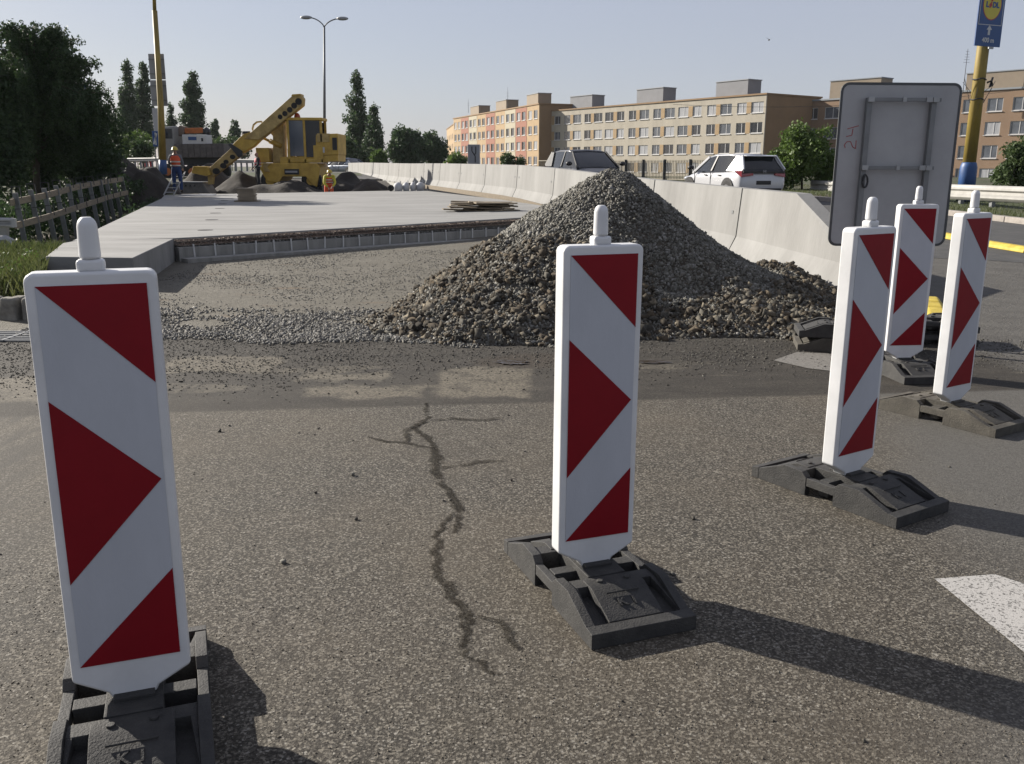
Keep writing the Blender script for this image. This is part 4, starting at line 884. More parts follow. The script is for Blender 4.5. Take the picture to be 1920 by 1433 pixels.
def weeping(label, root, Y, tips, hang, seed, m='leaf_dark', per=34, size=.052, gz=-.6):
    g = np.random.default_rng(seed); base = at(root[0], 330, Y); base.z = gz; t = thing('birch_tree', label, 'tree', base, 0, 'dark trees on the left bank')
    top = at(root[0], root[1], Y)-base; b = MB(); b.tube([(0, 0, -.3), (top.x*.4, 0, top.z*.5), top], [.15, .10, .03], 8); cs = []; rs = []
    for (px_, py_, hl) in tips:
        for rep_ in range(3):
            tip = at(px_+g.normal()*5, py_+g.normal()*5, Y)-base; tip.y += g.normal()*1.0; f_ = g.uniform(.35, .85); s0 = Vector((top.x*f_, 0, top.z*f_)); mid = s0.lerp(tip, .55)+Vector((0, 0, .35+.2*g.random()))
            if tip.z < s0.z: s0 = Vector((top.x*.3, 0, max(.5, tip.z-.4))); mid = s0.lerp(tip, .6)+Vector((0, 0, .3))
            b.tube([s0, mid, tip], [.035, .02, .006], 4)
            for k in range(26):
                u_ = (k+g.random())/26; q = (s0.lerp(mid, u_*2) if u_ < .5 else mid.lerp(tip, u_*2-1)); 
                if u_ < .25: continue
                L_ = hl*hang*g.uniform(.3, 1.0); n_ = max(2, int(L_/.10)); dx, dy = g.normal(0, .09, 2)
                for i in range(n_): cs.append((q.x+dx*i*.3+g.normal()*.05, q.y+dy*i*.3+g.normal()*.10, q.z-.10*i)); rr_ = .12*(1-.5*i/n_); rs.append((rr_, rr_, rr_))
    V, Fq = leaf_cards(cs, rs, per//4, size, seed+1, 0, .55); link('crown', np_mesh('crown', V, Fq, 4), t, [M[m]]); b.build('trunk', M['bark'], t, smooth=True)
weeping('dark weeping birch with ragged drooping top at far left', (62, 60), 33, [(18, 62, 1), (28, 50, .8), (48, 48, .8), (72, 52, .8), (92, 47, .8), (108, 48, .9), (114, 62, .7), (60, 72, 1.4), (35, 85, 1.5), (8, 92, 1.5), (82, 90, 1.6), (95, 120, 1.8), (128, 108, 1), (150, 102, .7), (164, 106, .6), (140, 118, 1), (112, 140, 2), (70, 130, 2.2), (30, 130, 2.2), (0, 150, 2.2), (150, 160, 1.8), (172, 160, 1.2), (186, 185, 1.8), (140, 200, 2), (200, 205, 1.8), (100, 190, 2), (50, 190, 2), (10, 200, 2)], 1.0, 61)
# dark undergrowth on the bank
g = np.random.default_rng(3); cs = []; rs = []
for i in range(420):
    y = g.uniform(14, 42); e = float(np.interp(y, [13, 24, 37, 45], [-9.4, -13.6, -16.2, -17.5])); x = e-abs(g.normal(0, 1.6)); cs.append((x, y, land_z(x, y)+g.uniform(0, 1.3))); rs.append((.4, .4, .4))
V, Fq = leaf_cards(cs, rs, 60, .07, 5); tag(link('undergrowth', np_mesh('undergrowth', V, Fq, 4), None, [M['leaf_dark']]), 'dark tangled undergrowth on the bank behind the formwork railing', 'undergrowth', kind='stuff')
cs = []; rs = []
for i in range(140):
    y = g.uniform(13.8, 36); x = slab_left(y)-abs(g.normal(.9, .6))-.2; cs.append((x, y, land_z(x, y)+g.uniform(0, .2))); rs.append((.3, .3, .2))
V, Fq = leaf_cards(cs, rs, 40, .05, 6); tag(link('undergrowth', np_mesh('undergrowth', V, Fq, 4), None, [M['leaf_dark']]), 'low dark weeds in the ditch along the deck edge', 'weeds', kind='stuff')
# poplars
def poplar(label, spans, Y, seed, gp='poplars on the skyline', ncl=330, per=42, size=.17, name='poplar_tree', m='leaf_poplar', clr=.5):
    cxp = sum((s[0]+s[2])/2 for s in spans)/len(spans); base = at(cxp, 300, Y); base.z = p(Y)+.2; bl = []
    for (x0, y0, x1, y1) in spans:
        n = 5
        for k in range(n):
            f0, f1 = k/n, (k+1.5)/n; w_ = [.42, .74, .95, 1.05, 1][k]; c_ = (x0+x1)/2; h_ = (x1-x0)/2*w_; bl.append(pblob(c_-h_, y0+(y1-y0)*f0, c_+h_, min(y1, y0+(y1-y0)*f1), Y, base))
    return tree(name, label, 'tree', base, bl, M[m], ncl, per, size, seed, clr, (.3, None), gp, 0, 4, .5)
poplar('tall twin-topped poplar nearest the dark trees', [(215, 112, 262, 290)], 140, 21)
poplar('tall poplar touching the left yellow pole', [(246, 108, 292, 290)], 142, 22)
poplar('short poplar right of the left yellow pole', [(305, 192, 336, 285)], 150, 23, ncl=120)
poplar('solitary tall poplar behind the lorry', [(337, 127, 385, 262)], 145, 24)
poplar('tiny poplar left above the digger boom', [(394, 221, 412, 275)], 190, 25, ncl=70, size=.25)
poplar('tiny poplar close above the digger boom', [(429, 226, 452, 282)], 190, 26, ncl=80, size=.25)
poplar('tallest poplar right of the street lamp', [(644, 132, 694, 305)], 125, 27, ncl=260)
poplar('shorter poplar leaning on the tallest one', [(682, 198, 720, 300)], 122, 28, ncl=170)
def rtree(label, boxes, Y, seed, m='leaf_mid', ncl=160, per=55, size=.2, clr=.6, name='broadleaf_tree', cat='tree', gp='round trees behind the barriers', gz=None):
    cxp = sum((s[0]+s[2])/2 for s in boxes)/len(boxes); base = at(cxp, 300, Y); base.z = p(Y) if gz is None else gz
    tt = tree(name, label, cat, base, [pblob(*b, Y, base) for b in boxes], M[m], ncl, per, size, seed, clr, (.2 if cat == 'tree' else .05, None), gp, 0, 4); return tt
rtree('round dark green tree behind the lane sign barriers, left one', [(735, 238, 785, 300), (728, 260, 770, 312), (760, 250, 800, 310)], 110, 31, 'leaf_poplar', 190)
rtree('round dark green tree next to the orange building', [(795, 248, 822, 290), (785, 262, 838, 312)], 112, 32, 'leaf_poplar', 170)
rtree('green tree between digger and lowest poplar branches', [(640, 262, 668, 312), (655, 285, 725, 312)], 105, 33, 'leaf_mid', 130)
rtree('light green shrub low beside the poplars', [(695, 283, 722, 312)], 84, 34, 'leaf_bright', 60, 40, .12, .35, 'shrub', 'shrub', 'shrubs behind the barriers')
rtree('light green shrub by the lane sign', [(835, 290, 875, 314)], 84, 35, 'leaf_bright', 70, 40, .12, .35, 'shrub', 'shrub', 'shrubs behind the barriers')
rtree('small green shrub before the orange facade', [(940, 288, 962, 318), (965, 297, 985, 318)], 70, 36, 'leaf_mid', 50, 35, .1, .3, 'shrub', 'shrub', 'shrubs behind the barriers')
rtree('bright green bush between the dark trees and the left pole', [(225, 250, 290, 305)], 90, 37, 'leaf_bright', 120, 50, .15, .5, 'shrub', 'shrub', 'shrubs behind the works')
rtree('low green bush at the far left of the lorry', [(248, 262, 285, 300)], 80, 38, 'leaf_mid', 60, 45, .13, .4, 'shrub', 'shrub', 'shrubs behind the works')
rtree('green shrub band left of the digger boom', [(398, 262, 470, 300)], 100, 39, 'leaf_mid', 130, 45, .16, .5, 'shrub', 'shrub', 'shrubs behind the works')
rtree('big glossy green bush beside the white hatchback', [(1450, 255, 1555, 345), (1470, 235, 1520, 300), (1425, 285, 1500, 350), (1500, 245, 1568, 330), (1530, 290, 1572, 360)], 36, 40, 'leaf_bright', 300, 75, .07, .26, 'bush', 'bush', 'bushes on the right verge')
rtree('green bush at the right picture edge before the brown flats', [(1885, 255, 1960, 345), (1868, 300, 1940, 350)], 32, 41, 'leaf_mid', 150, 60, .06, .22, 'bush', 'bush', 'bushes on the right verge')
# grass clumps
def blades(name, label, area, n, h, seed, zf, m='grass', lean=.35):
    g = np.random.default_rng(seed); V = []; 
    x, y = area(g, n); z = np.array([zf(a, b) for a, b in zip(x, y)]); hh = h*g.uniform(.4, 1.3, n); a = g.uniform(0, 2*np.pi, n); w_ = .0035+.004*g.random(n); l = hh*lean*g.uniform(.2, 1.6, n)
    dx, dy = np.cos(a), np.sin(a); a2 = g.uniform(0, 2*np.pi, n)
    P0 = np.stack([x-dy*w_, y+dx*w_, z], 1); P1 = np.stack([x+dy*w_, y-dx*w_, z], 1)
    P2 = np.stack([x+np.cos(a2)*l*.4+dy*w_*.7, y+np.sin(a2)*l*.4-dx*w_*.7, z+hh*.6], 1); P3 = np.stack([x+np.cos(a2)*l, y+np.sin(a2)*l, z+hh], 1)
    V = np.stack([P0, P1, P2, P3], 1).reshape(-1, 3); tag(link(name, np_mesh(name, V, np.arange(n*4).reshape(-1, 4), 4), None, [M[m]]), label, 'grass', kind='stuff')
def left_area(g, n):
    y = g.uniform(8.9, 13.2, n); e = np.interp(y, [8.9, 10.8, 13.2], [-4.7, -5.65, -6.6]); x = e-g.random(n)**1.3*3.2; return x, y
bz = lambda x, y: .20*min(1, max(0, (y-8.7)/.5))*min(1, max(0, (-4.55-x)/.3))
# soil bank under the grass with old kerb stones in front
gx2 = np.linspace(-9, -4.4, 30); gy2 = np.linspace(8.6, 14, 30)
V = [(x, y, -.03+bz(x, y)+.05*MN.noise(Vector((x*2, y*2, 0)))) for y in gy2 for x in gx2]
V = [(x if x < (e := float(np.interp(y, [8.6, 10.8, 13.4], [-4.5, -5.5, -6.5]))) else e, y, z) for x, y, z in V]
tag(link('soil_bank', np_mesh('soil_bank', V, [(j*30+i, j*30+i+1, (j+1)*30+i+1, (j+1)*30+i) for j in range(29) for i in range(29)], 4), None, [M['soil']], smooth=True), kind='structure')
blades('grass', 'tall yellow-green grass growing on the bank at far left', left_area, 17000, .19, 51, lambda x, y: bz(x, y)-.02)
blades('grass', 'short mown grass of the right verge behind the kerb', lambda g, n: ((lambda y: (np.array([KERB(v) for v in y])+.15+g.random(n)**1.2*7, y))(g.uniform(16, 45, n))), 26000, .11, 52, lambda x, y: p(y)+.12)
cs = []; rs = []; g = np.random.default_rng(9)
for i in range(60):
    y = g.uniform(9.4, 11.4); x = float(np.interp(y, [8.9, 10.8, 13.2], [-4.8, -5.7, -6.6]))-g.random()*1.8; cs.append((x, y, .2+g.uniform(0, .2))); rs.append((.12, .12, .1))
V, Fq = leaf_cards(cs, rs, 22, .022, 10); tag(link('weeds', np_mesh('weeds', V, Fq, 4), None, [M['leaf_bright']]), 'leafy green weeds among the grass at far left', 'weeds', kind='stuff')
# branch with bright leaves at the left edge
# old kerb stones beneath the grass bank
for i, (px_, w_) in enumerate(((-6, .10), (22, .12), (44, .11), (62, .1), (84, .12))):
    q = gnd(px_, 596+(-i % 2)*3, 0); b = MB(); b.box((0, 0, .11), (w_*1.5, .14, .25), Matrix.Rotation(rr.uniform(-.2, .2), 4, 'Z') @ Matrix.Rotation(rr.uniform(-.08, .08), 4, 'Y'), (.85, .8))
    o = b.build('kerb_stone', M['rockkerb'], None, bevel=.03, seg=3); o.location = (q.x, q.y, -.02)
    tag(o, ['upright old kerb stone cut by the left picture edge', 'rounded old kerb stone upright just right of the picture edge', 'old kerb stone next to the nearest beacon frame', 'old kerb stone half hidden by the nearest beacon', 'old kerb stone wholly behind the nearest beacon'][i], 'kerb stone', 'old kerb stones under the grass bank')
# drain grate
q = gnd(20, 632, 0); t = thing('drain_grate', 'iron drain grate in the asphalt at the left edge', 'drain grate', (q.x+.05, q.y, 0))
b = MB(); 
for k in range(6): b.box((0, -.21+k*.082, .009), (.62, .03, .012))
for x in (-.31, .31, 0): b.box((x, 0, .011), (.03, .47, .014))
b.build('bars', M['galv_d'], t); MB().box((0, 0, .003), (.64, .48, .003)).build('shaft_opening', M['dark'], t)

# ------------------------------------------------------------------ soil heaps
def heap(label, cx_, cy_, rx, ry, h, m, seed, z0=None, name='soil_heap'):
    n = 34; V = []
    for j in range(n):
        for i in range(n):
            u_, v_ = -1.25+2.5*i/(n-1), -1.25+2.5*j/(n-1); q = math.hypot(u_, v_); x, y = u_*rx, v_*ry
            z = h*max(-.15, min(1, 1.25*(1-q)**.8 if q < 1 else 1-q))*(1+.35*MN.noise(Vector((x*.9+seed, y*.9, 0))))+.16*h*MN.noise(Vector((x*1.6+seed, y*1.6, 2)))*(1 if q < 1.1 else .2)+.05*h*MN.noise(Vector((x*5+seed, y*5, 2)))
            V.append((x, y, z if q < 1.2 else -.3))
    me = np_mesh(name, V, [(j*n+i, j*n+i+1, (j+1)*n+i+1, (j+1)*n+i) for j in range(n-1) for i in range(n-1)], 4)
    o = link(name, me, None, [m], smooth=True); o.location = (cx_, cy_, (p(cy_) if z0 is None else z0)); tag(o, label, 'soil heap', 'soil heaps around the dig'); return o
def heap_px(label, px0, px1, ytop, Y, ry, m, seed, z0=None):
    a, c = at(px0, 345, Y), at(px1, 345, Y); zz = p(Y) if z0 is None else z0; tz = at(0, ytop, Y).z; return heap(label, (a.x+c.x)/2, Y, (c.x-a.x)/2, ry, tz-zz, m, seed, zz)
heap_px('dark soil heap between the dark trees and the left pole', 150, 300, 297, 46, 5, M['soil_d'], 1, -.6)
heap_px('low dark soil heap in the ditch behind the deck corner', 200, 345, 322, 43.5, 3, M['soil_d'], 2, -.6)
heap_px('brown soil heap behind the digger bucket', 325, 455, 315, 51.5, 2.2, M['soil'], 3, -.1)
heap_px('dark soil heap right below the digger boom', 395, 540, 327, 50.0, 2.4, M['soil_d'], 4, -.1)
heap_px('low wide soil heap before the digger chassis', 420, 640, 342, 45.2, 1.8, M['soil_d'], 5, -.15)
heap_px('dark soil heap right of the crouching worker', 600, 700, 329, 47, 2.2, M['soil_d'], 6, -.1)
heap_px('low rubble heap tapering towards the white sacks', 640, 745, 336, 46, 1.6, M['soil'], 7, -.1)

# ------------------------------------------------------------------ people
def skin_obj(name, verts, edges, radii, m, parent, root=0, sub=1):
    bm = bmesh.new(); lay = bm.verts.layers.skin.verify(); vs = [bm.verts.new(v) for v in verts]
    for e in edges: bm.edges.new((vs[e[0]], vs[e[1]]))
    for i, v in enumerate(vs): r_ = radii[i]; v[lay].radius = (r_, r_) if not isinstance(r_, tuple) else r_; v[lay].use_root = (i == root)
    me = bpy.data.meshes.new(name); bm.to_mesh(me); bm.free(); o = link(name, me, parent, [m])
    s = o.modifiers.new('skin', 'SKIN'); s.use_smooth_shade = True
    d_ = o.modifiers.new('sub', 'SUBSURF'); d_.levels = sub; d_.render_levels = sub; return o
def person(loc, rz, label, top, vest, legs, helmet, pose='stand', h=1.76, group=None):
    t = thing('person', label, 'person', loc, rz, group); k = h/1.76
    J = dict(pel=(0, 0, .95), sp=(0, .01, 1.15), ch=(0, .0, 1.36), nk=(0, 0, 1.5), hd=(0, -.02, 1.62), ht=(0, 0, 1.74),
             sL=(.19, 0, 1.42), eL=(.27, -.03, 1.14), wL=(.24, -.20, .98), sR=(-.19, 0, 1.42), eR=(-.26, -.02, 1.14), wR=(-.22, -.22, .96),
             hL=(.10, 0, .92), kL=(.12, -.03, .50), aL=(.13, .02, .09), tL=(.15, -.15, .04), hR=(-.10, 0, .92), kR=(-.13, -.04, .50), aR=(-.14, .03, .09), tR=(-.16, -.14, .04))
    if pose == 'bend':
        J.update(sp=(0, -.08, 1.12), ch=(0, -.24, 1.26), nk=(0, -.34, 1.36), hd=(0, -.44, 1.43), ht=(0, -.5, 1.54), sL=(.19, -.26, 1.29), sR=(-.19, -.26, 1.29), eL=(.25, -.36, 1.02), wL=(.1, -.50, .86), eR=(-.25, -.36, 1.02), wR=(-.12, -.52, .84), kL=(.13, -.1, .5), kR=(-.12, .02, .5))
    if pose == 'side': J.update(wL=(.2, -.3, 1.15), eL=(.27, -.08, 1.15))
    J = {a: Vector(v)*k for a, v in J.items()}
    def make(name, chain, m, sub=1, root=None):
        names = []; ed = []; rad = []; 
        for (a, b_, ra, rb) in chain:
            for q, r_ in ((a, ra), (b_, rb)):
                if q not in names: names.append(q); rad.append(r_*k)
            ed.append((names.index(a), names.index(b_)))
        return skin_obj(name, [J[q] for q in names], ed, rad, m, t, 0, sub)
    # body with hands: palm and five fingers on each side
    chain = [('pel', 'sp', .13, .12), ('sp', 'ch', .12, .14), ('ch', 'nk', .14, .055), ('nk', 'hd', .055, .092), ('hd', 'ht', .092, .07), ('ch', 'sL', .14, .065), ('ch', 'sR', .14, .065),
             ('sL', 'eL', .065, .045), ('eL', 'wL', .045, .03), ('sR', 'eR', .065, .045), ('eR', 'wR', .045, .03), ('pel', 'hL', .13, .09), ('pel', 'hR', .13, .09), ('hL', 'kL', .09, .06), ('kL', 'aL', .06, .04), ('hR', 'kR', .09, .06), ('kR', 'aR', .06, .04)]
    J['no'] = J['hd']+Vector((0, -.105, 0))*k; chain.append(('hd', 'no', .092, .018))
    for s_, wn, en in ((1, 'wL', 'eL'), (-1, 'wR', 'eR')):
        d_ = (J[wn]-J[en]).normalized(); side = Vector((s_, 0, 0)); pn = wn+'p'; J[pn] = J[wn]+d_*.07*k; chain.append((wn, pn, .03, .034))
        for i in range(4):
            o_ = Vector((0, 0, 1)).cross(d_) if abs(d_.z) < .9 else Vector((0, 1, 0)); o_.normalize(); L_ = (.07, .085, .08, .06)[i]
            f1, f2 = wn+'f%d' % i, wn+'g%d' % i; J[f1] = J[pn]+o_*(i-1.5)*.02*k+d_*L_*.5*k; J[f2] = J[f1]+(d_*.7+Vector((0, 0, -.6))).normalized()*L_*.5*k; chain += [(pn, f1, .034, .009), (f1, f2, .009, .008)]
        f1 = wn+'t'; J[f1] = J[wn]+d_*.05*k+Vector((-s_*.05, 0, .0))*k; chain.append((pn, f1, .034, .01))
    make('body', chain, M['skin'])
    make('shirt', [('pel', 'sp', .145, .14), ('sp', 'ch', .14, .16), ('ch', 'sL', .16, .085), ('ch', 'sR', .16, .085), ('sL', 'eL', .085, .062), ('eL', 'wL', .062, .042), ('sR', 'eR', .085, .062), ('eR', 'wR', .062, .042), ('ch', 'nk', .16, .07)], top)
    make('trousers', [('sp', 'pel', .13, .16), ('pel', 'hL', .16, .115), ('pel', 'hR', .16, .115), ('hL', 'kL', .115, .085), ('kL', 'aL', .085, .07), ('hR', 'kR', .115, .085), ('kR', 'aR', .085, .07)], legs)
    make('boots', [('aL', 'tL', .065, .045)], M['boot']); make('boots', [('aR', 'tR', .065, .045)], M['boot'])
    if vest:
        J['v0'] = J['pel']*.75+J['sp']*.25; J['v1'] = J['ch']+(J['nk']-J['ch'])*.35
        make('vest', [('v0', 'sp', (.185), (.18)), ('sp', 'ch', .18, .19), ('ch', 'v1', .19, .12), ('ch', 'sL', .19, .10), ('ch', 'sR', .19, .10)], vest)
        b = MB()
        for f_ in (.2, .6):
            c_ = J['v0'].lerp(J['ch'], f_); r_ = .205*k; vs = [(c_.x+r_*math.cos(a), c_.y+r_*.98*math.sin(a), c_.z+z_) for z_ in (-.025, .025) for a in np.linspace(0, 2*math.pi, 17)[:-1]]
            b.add(vs, [(i, (i+1) % 16, 16+(i+1) % 16, 16+i) for i in range(16)])
        b.build('reflective_band', M['stripe'], t)
    if helmet:
        c_ = J['hd']+(J['ht']-J['hd'])*.45; b = MB(); b.lathe([(.15, -.01), (.15, .005), (.118, .01), (.112, .07), (.08, .115), (.03, .13)], 14, c_); b.box((c_.x, c_.y-.14*k, c_.z), (.14, .08, .012)); b.build('helmet', helmet, t, smooth=True)
    return t
q = gnd(334, 362, .36); person((q.x, q.y, .36), R(190), 'worker in orange vest, blue trousers and yellow helmet seen from behind on the deck', M['greycloth'], M['vest'], M['denim'], M['helmet'], 'side', 1.78)
q = at(484, 330, 46.5); person((q.x, q.y, .35), R(-60), 'worker in dark clothes and red-white vest standing left of the digger chassis', M['darkcloth'], M['vestred'], M['darkcloth'], None, 'stand', 1.78)
q = at(616, 345, 42.6); person((q.x, q.y, -.35), R(20), 'worker in yellow-orange vest and yellow helmet bending over at the far deck edge', M['vestyellow'], M['vest'], M['vest'], M['helmet'], 'bend', 1.8)
for i, px_ in enumerate((274.5, 282)):
    q = at(px_, 303, 96); person((q.x, q.y, p(96)+.3), R(30+i*60), ['distant worker in yellow-orange clothing, left one of the pair by the dark soil heap', 'distant worker in yellow-orange clothing, right one of the pair by the left pole'][i], M['vestyellow'], M['vest'], M['vestred'], M['helmet'], 'stand', 1.75, 'distant workers')
# ladder
q0, q1 = at(307, 366, 36.6), at(329, 322, 37.4); t = thing('ladder', 'aluminium step ladder leaning beside the orange vest worker', 'ladder', (0, 0, 0)); off = Vector((.36, .1, 0))
for s_ in (0, 1): MB().bar(q0+off*s_, q1+off*s_, .05, .03).build('rail', M['galv'], t)
for k in range(5): f_ = .12+k*.19; MB().bar(q0.lerp(q1, f_), q0.lerp(q1, f_)+off, .05, .03).build('rung', M['galv'], t)

# ------------------------------------------------------------------ telescopic digger
YE = 49.; P0 = at(553, 352, YE); P0.z = -.02
t = thing('excavator', 'yellow wheeled telescopic digger with raised perforated boom and glazed cab', 'excavator', P0); ex = t
def EX(px_, py_): q = at(px_, py_, YE); return (q.x-P0.x, q.z-P0.z)
def poly(lst): return [EX(*q) for q in lst]
def hole(b, px_, py_, r_, y0, sx=1.0):
    c_ = EX(px_, py_); b.prism([(c_[0]+r_*math.cos(a)*sx, c_[1]+r_*math.sin(a)) for a in np.linspace(0, 2*math.pi, 15)[:-1]], y0, y0+.05, 'y')
o = MB().prism(poly([(484, 250), (560, 183), (574, 181.5), (579, 188), (578, 201), (500, 264), (470, 262)]), -1.35, -.75, 'y').build('boom', M['digger_d'], t, bevel=.03)
b = MB()
for q in ((571, 194, .17), (563, 201.5, .15), (555, 209, .14), (546, 216, .13), (537.5, 222, .12)): hole(b, *q[:2], q[2], -1.37)
b.build('boom_holes', M['dark'], o)
MB().prism(poly([(558, 184), (560, 181), (575, 180), (576, 183)]), -1.4, -.7, 'y').build('boom_cap', M['digger'], o)
o = MB().prism(poly([(486, 249), (500, 264), (488, 276), (463, 291), (446, 276), (470, 253)]), -1.30, -.80, 'y').build('boom_joint', M['digger'], t, bevel=.03)
MB().tube([(EX(473, 259)[0], -1.05, EX(473, 259)[1]), (EX(472, 248)[0], -1.05, EX(472, 248)[1])], .22, 12).build('rotator', M['black'], o)
b = MB(); a_ = [EX(486, 254), EX(484, 243), EX(486, 236), EX(492, 231), EX(500, 230), EX(506, 236)]; b.tube([(q[0], -1.05, q[1]) for q in a_], .05, 6); b.build('hose', M['digger_d'], o)
MB().prism(poly([(443, 272), (447, 270), (468, 284), (470, 292), (462, 296)]), -1.42, -.68, 'y').build('slewing_collar', M['steel_dark'], o)
o = MB().prism(poly([(448, 278), (464, 292), (414, 331), (406, 316)]), -1.28, -.82, 'y').build('arm', M['digger_d'], t, bevel=.02)
b = MB()
for q in ((450, 295, .12), (438, 304, .11), (433, 311, .14), (420, 321, .16)): hole(b, q[0], q[1], q[2], -1.30, 1.2)
b.build('arm_holes', M['dark'], o)
MB().prism(poly([(380, 312), (406, 312.5), (411, 328), (404, 330), (377, 324)]), -1.5, -.6, 'y').build('bucket_head', M['digger'], t, bevel=.03)
MB().prism(poly([(403, 326), (414, 330), (412, 345), (404, 346)]), -1.2, -.9, 'y').build('bucket_link', M['digger_d'], t, bevel=.02)
# bucket
bk = MB().prism(poly([(352, 343), (400, 342), (417, 366), (414, 369), (350, 368)]), -1.75, -.4, 'y'); o = bk.build('bucket', mat('worn_bucket_steel', (.2, .19, .17), .7, .3, 4, .1, 10), t, bevel=.04)
b = MB()
for k in range(4): c_ = EX(362+k*8, 347); b.prism([(c_[0]-.06, c_[1]-.04), (c_[0]+.06, c_[1]-.04), (c_[0]+.03, c_[1]+.05)], -1.78, -1.74, 'y')
b.build('teeth', M['black'], o); c_, d_ = EX(350, 342), EX(401, 341.5); MB().box(((c_[0]+d_[0])/2, -1.08, c_[1]+.02), (d_[0]-c_[0], 1.42, .07)).build('cutting_edge', M['galv_d'], o)
# lift cylinder, upper frame, counterweight
MB().tube([(EX(496, 258)[0], -.6, EX(496, 258)[1]), (EX(512, 266)[0], -.6, EX(512, 266)[1])], .07, 10).tube([(EX(511, 265)[0], -.6, EX(511, 265)[1]), (EX(534, 275)[0], -.6, EX(534, 275)[1])], .13, 10).build('lift_cylinder', M['digger'], t, smooth=True)
MB().prism(poly([(488, 278), (512, 278), (514, 305), (490, 305)]), -.9, .9, 'y').build('front_tank', M['digger'], t, bevel=.03)
MB().prism(poly([(505, 243), (536, 226), (537, 306), (517, 306), (517, 256)]), -.6, .2, 'y').build('boom_pedestal', M['digger_d'], t, bevel=.03)
MB().prism(poly([(535, 295), (641, 291), (641, 303), (572, 305), (572, 306), (535, 306)]), -1.1, 1.1, 'y').build('turntable', M['digger'], t, bevel=.03)
o = MB().prism(poly([(600, 253), (641, 252), (642, 291), (600, 293)]), -1.15, 1.15, 'y').build('engine_housing', M['digger'], t, bevel=.04)
c_ = EX(635.5, 271); MB().box((c_[0], -1.16, c_[1]), (.24, .04, .62)).build('grille', M['black'], o)
c_ = EX(613, 282); MB().box((c_[0], -1.16, c_[1]), (.22, .03, .28)).build('notice', M['sheet'], o)
c_ = EX(616, 256); MB().prism(poly([(603, 252), (626, 252), (626, 268), (603, 268)]), -1.19, -1.10, 'y').build('side_hatch', M['digger_d'], o, bevel=.01)
# cab
cb = MB(); X0, X1, X2 = EX(535, 0)[0], EX(568, 0)[0], EX(602, 0)[0]; ZB, ZT = EX(0, 303)[1], EX(0, 224)[1]
for x, w_ in ((X0+.06, .12), (X1, .12), (X2-.06, .12)):
    for y in (-1.14, -.02): cb.box((x, y, (ZB+ZT)/2), (w_, .1, ZT-ZB))
cb.box(((X0+X2)/2, -.58, ZT+.03), (X2-X0+.08, 1.3, .14)); cb.box(((X0+X2)/2, -.58, ZB+.1), (X2-X0+.02, 1.22, .2)); cb.box((X2-.25, -1.12, ZB+.5), (.5, .12, .75)); cb.box((X0+.02, -.58, ZB+.45), (.1, 1.1, .5))
cab = cb.build('cab', M['digger'], t, bevel=.02)
for x0, x1, z0_, gl in ((X0+.12, X1-.06, ZB+.3, 'glass_l'), (X1+.06, X2-.10, ZB+.25, 'glass')): MB().box(((x0+x1)/2, -1.13, (z0_+ZT)/2), (x1-x0, .03, ZT-z0_-.08)).build('window', M[gl], cab)
MB().box(((X0+X2)/2, -.03, (ZB+ZT)/2+.2), (X2-X0-.1, .03, ZT-ZB-.6)).build('window', M['glass'], cab); MB().box((X1-.3, -.55, ZB+.6), (.5, .55, .9)).build('seat', M['black'], cab)
c_ = EX(564, 221); MB().lathe([(.16, -.12), (.16, .05), (.1, .16), (.03, .2)], 12, (c_[0], -.8, c_[1])).build('beacon_light', M['beacon'], cab, smooth=True)
# chassis
o = MB().prism(poly([(492, 306), (603, 306), (609, 315), (603, 350), (594, 346), (583, 331), (540, 331), (533, 343), (512, 340), (497, 314)]), -1.2, 1.25, 'y').build('chassis', M['digger'], t, bevel=.04)
c_, d_ = EX(544, 317), EX(571, 327); MB().box(((c_[0]+d_[0])/2, -1.23, (c_[1]+d_[1])/2), (d_[0]-c_[0], .05, abs(c_[1]-d_[1]))).build('name_plate', M['black'], o)
c_ = EX(557, 322); MB().box((c_[0], -1.265, c_[1]), (.62, .02, .1)).build('plate_strip', M['signlight'], o)
MB().prism(poly([(505, 306), (520, 306), (512, 313), (518, 322), (508, 322)]), -1.3, -1.15, 'y').build('step_bracket', M['digger_d'], o, bevel=.01)
for px_ in (517, 592):
    c_ = EX(px_, 340)
    for yy in (.9, -.9): o = MB().tube([(c_[0], yy-.2, c_[1]+.05), (c_[0], yy+.2, c_[1]+.05)], .52, 20).build('wheel', M['tyre'], t, bevel=.04)
    MB().tube([(c_[0], -1.13, c_[1]+.05), (c_[0], -1.09, c_[1]+.05)], .24, 14).build('rim', M['digger'], o)
MB().box((EX(563, 0)[0], 0, .2), (1.8, 2.0, .5)).build('axle_frame', M['black'], t)

# ------------------------------------------------------------------ lorry with crane, generator
YT = 60.; P0 = at(370, 345, YT); P0.z = .55; t = thing('lorry', 'dirty grey tipper lorry with orange folded crane behind the worker', 'lorry', P0)
def TX(px_, py_): q = at(px_, py_, YT); return (q.x-P0.x, q.z-P0.z)
def tp(l): return [TX(*q) for q in l]
o = MB().prism(tp([(339, 271), (430, 270), (431, 296), (340, 296)]), -1.2, 1.2, 'y').build('tipper_bed', M['truckbed'], t, bevel=.03)
b = MB()
for px_ in range(342, 431, 11): c_ = TX(px_, 283); b.box((c_[0], -1.22, c_[1]), (.07, .06, .82))
b.build('bed_ribs', M['truckbed'], o)
MB().prism(tp([(340, 296), (428, 296), (424, 310), (344, 310)]), -.6, .6, 'y').build('chassis', M['black'], t)
cbo = MB().prism(tp([(312, 240), (338, 238), (340, 300), (312, 302)]), -1.15, 1.15, 'y').build('cab', M['truckcab'], t, bevel=.06)
c_ = TX(325, 252); MB().box((c_[0], -1.16, c_[1]), (.7, .04, .6)).build('window', M['glass'], cbo)
